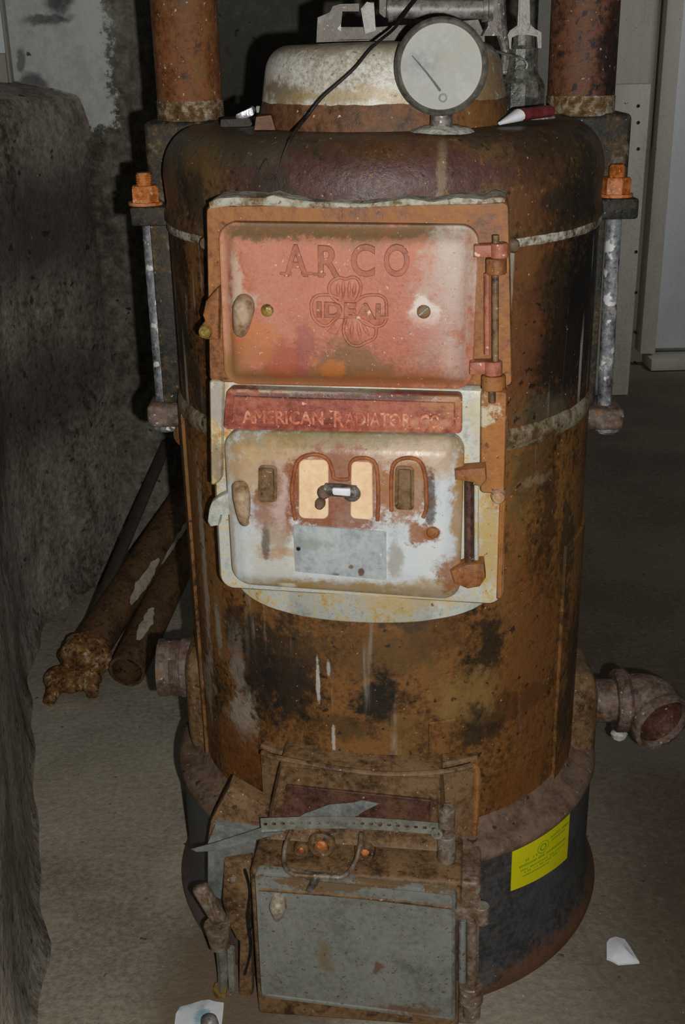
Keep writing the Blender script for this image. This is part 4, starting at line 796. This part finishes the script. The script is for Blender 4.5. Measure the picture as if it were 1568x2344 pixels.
# bracket casting on the dome
def wb(bmx, px0, px1, py0, py1, y0, y1, bev=.003):
    a = W(px0, py1, (y0+y1)/2 if False else y0); b = W(px1, py0, y0)
    box(bmx, a[0], b[0], y0, y1, a[2], b[2], bev)
bm = bmesh.new()
yb = -.05
def wprism(bmx, pts, y0, y1, bev=.002):
    t_ = bmesh.new(); f_ = t_.faces.new([t_.verts.new((W(x, y, y0)[0], y0, W(x, y, y0)[2])) for x, y in pts]); r_ = bmesh.ops.extrude_face_region(t_, geom=[f_])
    for v in r_['geom']:
        if isinstance(v, bmesh.types.BMVert): v.co.y = y1
    if bev: bmesh.ops.bevel(t_, geom=[e for e in t_.edges if all(abs(v.co.y-y0) < 1e-6 for v in e.verts)], offset=bev, segments=2, affect='EDGES')
    merge(bmx, t_)
wprism(bm, [(724, 97), (727, 40), (755, 28), (762, 14), (780, 9), (822, 8), (822, 26), (784, 26), (780, 62), (832, 62), (832, 22), (836, 5), (856, 5), (860, 62), (930, 62), (930, 92), (800, 94)], -.05, .04)
bm.transform(RW); br = P('damper_bracket', bm, m_cast)
bm = bmesh.new(); wprism(bm, [(826, 20), (840, 4), (856, 8), (860, 70), (836, 78)], -.075, -.045); bm.transform(RW); finish('bracket_ear', bm, m_shine, br)
bm = bmesh.new(); wprism(bm, [(860, 62), (1095, 45), (1110, 80), (1110, 98), (860, 96)], -.04, .05); bm.transform(RW); finish('bracket_bed', bm, m_cast, br)
bm = bmesh.new(); a = W(885, 20, -.06); b = W(1110, 22, -.06); tube(bm, [a, b], .0115, 20, sub=1)
for px, rr_ in ((888, .016), (898, .014), (1104, .016), (1116, .018)):
    c_ = W(px, 20, -.06); lathe(bm, c_, (1, 0, 0), [(0, 0), (rr_, 0), (rr_, .006), (0, .006)], 20)
bm.transform(RW); finish('damper_shaft', bm, m_shine, br)
bm = bmesh.new(); wprism(bm, [(870, -60), (905, -60), (905, 30), (880, 40), (868, 30)], -.04, .0); bm.transform(RW); finish('linkage_arm', bm, m_cast, br)
bm = bmesh.new(); wprism(bm, [(1112, -60), (1138, -60), (1140, 70), (1150, 82), (1105, 82), (1118, 60)], -.07, -.03); bm.transform(RW); finish('linkage_arm', bm, m_cast, br)
bm = bmesh.new(); tube(bm, [W(1140, -60, -.03), W(1146, 60, -.03), W(1158, 120, -.03), W(1152, 170, -.03)], [.009, .008, .006, .006], 10, sub=3); bm.transform(RW); finish('linkage_rod', bm, m_cast, br)
# safety valve
cx_ = W(1193, 240, -.0)[0]; yv = 0.0
def vz(py): return W(1193, py, yv)[2]
bm = bmesh.new(); mpp = 1.57/FPX
lathe(bm, (cx_, yv, 0), (0, 0, 1), [(0, ZT-.004), (58*mpp, ZT-.004), (56*mpp, vz(268)), (53*mpp, vz(258)), (52*mpp, vz(196)), (48*mpp, vz(186)), (38*mpp, vz(170)), (35*mpp, vz(160)), (34*mpp, vz(112)), (26*mpp, vz(104)), (24*mpp, vz(70)), (0, vz(70))], 10)
bm.transform(RW); vv = P('relief_valve', bm, m_valve, smooth=30, label='oily grey relief valve between dome and right riser')
bm = bmesh.new(); wprism(bm, [(1163, 112), (1160, 85), (1168, 70), (1185, 58), (1190, -60), (1212, -60), (1214, 55), (1225, 66), (1240, 74), (1240, 110), (1232, 110), (1230, 84), (1212, 80), (1185, 80), (1172, 86), (1170, 112)], -.035, -.02, .002); bm.transform(RW); finish('valve_yoke', bm, m_shine, vv)
bm = bmesh.new(); lathe(bm, (cx_, yv, ZT-.002), (0, 0, 1), [(.05, 0), (.04, .008), (.03, .014), (0, .016)], 24); rough_up(bm, .004, 40); bm.transform(RW); finish('valve_cement', bm, m_plaster, vv)
bm = bmesh.new(); tube(bm, [W(1105, 108, -.12), W(1150, 122, -.08), W(1190, 132, -.05), W(1206, 145, -.045), W(1204, 158, -.045)], .0017, 6); tube(bm, [W(1110, 135, -.12), W(1150, 152, -.05)], .0013, 6, sub=1); bm.transform(RW); finish('valve_wire', bm, m_shine, vv)
# small lug on the crown left of the dome, flat bar at left
bm = bmesh.new(); wprism(bm, [(582, 298), (586, 268), (620, 264), (630, 298)], -.16, -.10, .003); bm.transform(RW); P('crown_lug', bm, m_skirt)
bm = bmesh.new(); wprism(bm, [(505, 290), (505, 274), (570, 272), (578, 285), (560, 297)], -.06, .0, .002); bm.transform(RW); P('crown_bar', bm, m_header)

# ================================================================ LOOSE THINGS
def things_mesh(name, bm, mat, label, cat, group=None, smooth=40, base=None):
    # origin at the thing's base
    co = np.array([v.co[:] for v in bm.verts]); b0 = Vector((co[:, 0].mean(), co[:, 1].mean(), co[:, 2].min())) if base is None else Vector(base)
    bm.transform(Matrix.Translation(-b0)); o = finish(name, bm, mat, None, smooth); o.location = b0; return tag(o, label, cat, group)
# thin black wire over the dome
bm = bmesh.new()
pts = [W(975, -30, -.10), W(935, 20, -.12), W(905, 62, -.165), W(870, 92, -.195)]
pts += [W(845, 115, -.209), W(812, 155, -.219), W(780, 185, -.221), W(735, 225, -.221), W(700, 270, -.222), W(676, 300, -.25), W(662, 325, -.285)]
tube(bm, pts, .0019, 6); bm2 = None
things_mesh('hanging_cable', bm, m_blk, 'thin black cable draped over the white dome down to the crown edge', 'cable', smooth=80)
def wc(px, py, r=.3025):
    d = ray(px, py); C = CAM; a = d[0]**2+d[1]**2; b = 2*(C[0]*d[0]+C[1]*d[1]); c = C[0]**2+C[1]**2-r*r
    return C + d*(-b-math.sqrt(max(0, b*b-4*a*c)))/2/a
bm = bmesh.new(); tube(bm, [wc(662, 322, .3015), wc(648, 355), wc(640, 385), wc(632, 402), wc(618, 412), wc(600, 408), wc(594, 395), wc(604, 372), wc(612, 365), wc(618, 385), wc(624, 398)], .0009, 5)
tube(bm, [wc(634, 400), wc(640, 420), wc(646, 437)], .0009, 5)
things_mesh('bent_wire', bm, m_bar, 'hair-thin bent wire looped on the crown below the black cable', 'wire', smooth=80)
# perforated strap and folded sheet across the hood
WS = .362
S0, S1 = Vector(F(597, 1887, WS)), Vector(F(1003, 1898, WS-.008))
nh = 20; bm = bmesh.new(); hw = .0102
d_ = (S1-S0)/nh
upv = Vector((0, -.10, 1)).normalized()
for k in range(nh):
    def mid(s_): return S0+(S1-S0)*((k+s_)/nh)+Vector((0, 0, .006*math.sin(math.pi*(k+s_)/nh)))
    c = mid(.5); r_ = .0031; Q = []; I = []
    oc = [(-.5, -1), (0, -1), (.5, -1), (.5, 0), (.5, 1), (0, 1), (-.5, 1), (-.5, 0)]
    for (a_, b_) in oc: Q.append(bm.verts.new(mid(.5+a_)+upv*(hw*b_)))
    for (a_, b_) in oc:
        v = (d_.normalized()*(a_*2)+upv*b_).normalized(); I.append(bm.verts.new(c+v*r_))
    for j in range(8): bm.faces.new((Q[j], Q[(j+1) % 8], I[(j+1) % 8], I[j]))
bmesh.ops.remove_doubles(bm, verts=bm.verts, dist=1e-5)
bmesh.ops.recalc_face_normals(bm, faces=bm.faces)
r_ = bmesh.ops.solidify(bm, geom=bm.faces[:], thickness=.0012)
RWi = Matrix.Rotation(-A, 4, 'Z')
bm.transform(RWi)
t_ = bmesh.new(); e = Vector(F(1000, 1908, WS-.006)); lathe(t_, e, (0, -1, 0), [(.004, -.002), (.008, -.002), (.008, .002), (.004, .002), (.004, -.002)], 16); t_.transform(RWi); merge(bm, t_)
things_mesh('perforated_strap', bm, m_strap, 'grey perforated metal strap lying across the hood above the ash door', 'strap')
bm = bmesh.new()
def sheet(pts, w):
    t_ = bmesh.new(); f_ = t_.faces.new([t_.verts.new(F(x, y, ww)) for (x, y), ww in zip(pts, w)]); r_ = bmesh.ops.extrude_face_region(t_, geom=[f_])
    for v in r_['geom']:
        if isinstance(v, bmesh.types.BMVert): v.co.y += .0012
    merge(bm, t_)
sheet([(438, 1944), (500, 1927), (596, 1896), (640, 1892), (652, 1904), (560, 1930), (490, 1948), (450, 1950)], (.36, .356, .352, .350, .350, .353, .356, .358))
sheet([(640, 1900), (668, 1878), (700, 1862), (755, 1842), (808, 1838), (828, 1832), (868, 1840), (835, 1856), (812, 1870), (815, 1888), (720, 1896)], (.351, .349, .348, .346, .345, .344, .344, .346, .348, .350, .351))
tube(bm, [F(600, 1902, .352), F(655, 1898, .352)], .003, 6, sub=1)
bm.transform(RWi)
things_mesh('folded_metal_strip', bm, m_strapd, 'folded grey sheet metal strip sticking out behind the perforated strap', 'metal strip')
# marker and scraps on the crown
mk = empty('plastic_stub', W(1200, 272, -.15)*np.array([1, 1, 0])+np.array([0, 0, ZT])); mk.rotation_euler.z = 0
tag(mk, 'maroon plastic stub with a white tip lying beside the right riser', 'plastic stub')
ml = Vector(mk.location); bm = bmesh.new(); a = Vector(W(1187, 276, -.15))-ml; b = Vector(W(1256, 262, -.11))-ml; a.z = .012; b.z = .014; tube(bm, [a, b], [.011, .0105], 16, sub=1, flat=.7); finish('barrel', bm, m_maroon, mk)
bm = bmesh.new(); c = Vector(W(1144, 286, -.17))-ml; c.z = .004; tube(bm, [a, c], [.0112, .003], 12, sub=1, flat=.7); finish('tip', bm, m_paper, mk)
bm = bmesh.new(); c = W(566, 262, -.03); box(bm, -.012, .012, -.006, .006, -.004, .006, .002, 2); rough_up(bm, .005, 120); bm.transform(Matrix.Translation(Vector(c)) @ Matrix.Rotation(-.5, 4, 'Y')); things_mesh('foil_scrap', bm, m_foil, 'tiny crumpled silver foil scrap on the crown left of the dome', 'foil scrap')
bm = bmesh.new(); c = W(598, 248, .0); box(bm, -.006, .006, -.002, .002, 0, .022, .001, 1); rough_up(bm, .003, 90); bm.transform(Matrix.Translation(Vector((c[0], c[1], ZT)))); things_mesh('cement_chip', bm, m_trimw, 'small beige chip standing against the dome foot', 'cement chip')
# white scrap on the floor at right
def flat_scrap(name, pts, mat, label, cat, seed, h=.004, bulge=.01):
    P3 = [Vector(G(x, y, .006)) for x, y in pts]; c = sum(P3, Vector((0, 0, 0)))/len(P3)
    bm = bmesh.new(); rings = []
    for s_ in (1, .7, .35):
        rings.append([bm.verts.new(Vector((c.x+(p.x-c.x)*s_, c.y+(p.y-c.y)*s_, .002+bulge*(1-s_)+.006*abs(noise.noise(p*40+Vector((seed, 0, s_))))))) for p in P3])
    n_ = len(P3)
    for a, b in zip(rings, rings[1:]):
        for k in range(n_): bm.faces.new((a[k], a[(k+1) % n_], b[(k+1) % n_], b[k]))
    bm.faces.new(rings[-1]); low = [bm.verts.new((v.co.x, v.co.y, .0)) for v in rings[0]]
    for k in range(n_): bm.faces.new((low[k], low[(k+1) % n_], rings[0][(k+1) % n_], rings[0][k]))
    return things_mesh(name, bm, mat, label, cat, smooth=30)
flat_scrap('plastic_scrap', [(1389, 2154), (1396, 2145), (1410, 2141), (1430, 2147), (1443, 2165), (1458, 2190), (1464, 2199), (1440, 2201), (1416, 2203), (1402, 2195), (1389, 2190)], m_paper, 'small white scrap on the dark floor right of the boiler', 'scrap', 1)
flat_scrap('paper_scrap', [(399, 2344), (402, 2318), (412, 2302), (435, 2294), (460, 2287), (478, 2285), (492, 2291), (512, 2293), (511, 2310), (507, 2344), (500, 2400), (410, 2400)], m_bluep, 'white paper scrap with blue marks on the floor before the lever', 'paper', 5, bulge=.004)
bm = bmesh.new(); c = G(480, 2345, .02); lathe(bm, (c[0], c[1], 0.008), (0, 0, 1), [(0, 0), (.012, 0), (.013, .012), (.011, .022), (.006, .026), (0, .027)], 20); things_mesh('metal_cap', bm, m_shine, 'small domed metal cap standing on the paper scrap', 'cap')
# rusty pipes lying on the floor at left, leaning on the back wall
def pipe_thing(name, a, b, r, label, patches, lump):
    a = Vector(a); b = Vector(b); d = (b-a).normalized(); T_ = empty(name, (a.x, a.y, 0)); tag(T_, label, 'pipe', 'rusty pipes lying left of the boiler'); o_ = Vector((a.x, a.y, 0)); a0 = a-o_
    L = (b-a).length; bm = bmesh.new()
    lathe(bm, a0, d, [(r*.84, .08), (r*.84, .0), (r, 0), (r, L), (r*.84, L)], 36); finish('pipe', bm, m_lpipe, T_, 50)
    bm = bmesh.new(); lathe(bm, a0, d, [(0, .07), (r*.86, .07)], 24); finish('pipe_bore', bm, m_hole, T_)  # dark disc stands in for the shade deep in the pipe
    u, v = frame_for(d)
    cv = Vector(CAM)-a; cv = (cv-d*cv.dot(d)).normalized(); side = d.cross(cv).normalized()
    for (s0, s1, c0, hw_, sd) in patches:
        bm = bmesh.new(); n1_, n2_ = 12, 8; V = []
        for i in range(n1_+1):
            s_ = s0+(s1-s0)*i/n1_; wv = hw_*math.sin(math.pi*(i+.4)/(n1_+.8))**.6*(1+.35*noise.noise(Vector((s_*60, sd, 0)))); cc_ = c0+.25*noise.noise(Vector((s_*30, sd+5, 0)))
            V.append([bm.verts.new(a0+d*(s_*L)+(cv*math.cos(cc_+wv*(2*j/n2_-1))+side*math.sin(cc_+wv*(2*j/n2_-1)))*(r*1.012)) for j in range(n2_+1)])
        for i in range(n1_):
            for j in range(n2_): bm.faces.new((V[i][j], V[i+1][j], V[i+1][j+1], V[i][j+1]))
        finish('coating_patch', bm, m_lime, T_, 60)['label'] = 'flaked cream coating'
    return T_, a0, d
a1 = DP(208, 1480, 2.62); b1 = DP(436, 1128, 3.12)
a2 = DP(290, 1537, 2.565); b2_ = DP(452, 1200, 3.1)
print('pipes', a1, b1, a2, b2_)
T1, a0, d = pipe_thing('rusty_pipe', a1, b1, .044, 'thick rusty pipe with a broken lumpy end fitting, outer one of the pair', [(.22, .50, .55, .34, 1.), (.50, .92, .95, .22, 3.)], True)
# lumpy fitting at its end
bm = bmesh.new(); bmesh.ops.create_icosphere(bm, subdivisions=4, radius=1)
for v in bm.verts: v.co = Vector((v.co.x*.058, v.co.y*.052, v.co.z*.055))
bm.transform(Matrix.Translation(a0-d*.03)); rough_up(bm, .010, 30); rough_up(bm, .004, 90)
for v in bm.verts: v.co.z = max(v.co.z, .004)
t_ = bmesh.new(); bmesh.ops.create_icosphere(t_, subdivisions=3, radius=1)
for v in t_.verts: v.co = Vector((v.co.x*.062, v.co.y*.045, v.co.z*.03))
t_.transform(Matrix.Translation(Vector(G(168, 1552, .03))-Vector((T1.location.x, T1.location.y, 0)))); rough_up(t_, .009, 30); merge(bm, t_)
for v in bm.verts: v.co.z = max(v.co.z, .004)
finish('broken_fitting', bm, m_lump, T1, 60)
a_w = Vector((T1.location.x, T1.location.y, 0))
for p0_, p1_ in (((205, 1560), (212, 1595)), ((135, 1560), (112, 1608))):
    bm = bmesh.new(); q0_ = Vector(G(*p0_, .03))-a_w; q1_ = Vector(G(*p1_, .012))-a_w; tube(bm, [q0_, (q0_+q1_)/2+Vector((0, 0, .004)), q1_], [.026, .017, .012], 12, sub=3); rough_up(bm, .003, 60); finish('broken_arm', bm, m_lump, T1, 60)
T2, a0, d = pipe_thing('rusty_pipe', a2, b2_, .041, 'rusty pipe with an open round end, inner one of the pair nearest the boiler', [(.10, .30, -.2, .30, 7.)], False)
bm = bmesh.new(); p0_ = Vector(DP(208, 1425, 2.70)); p1_ = Vector(DP(398, 975, 3.15)); tube(bm, [p0_, (p0_+p1_)/2, p1_], .0165, 10, sub=3, flat=.6); things_mesh('leaning_bar', bm, m_bar, 'thin dark bar leaning against the wall behind the rusty pipes', 'bar', smooth=60)
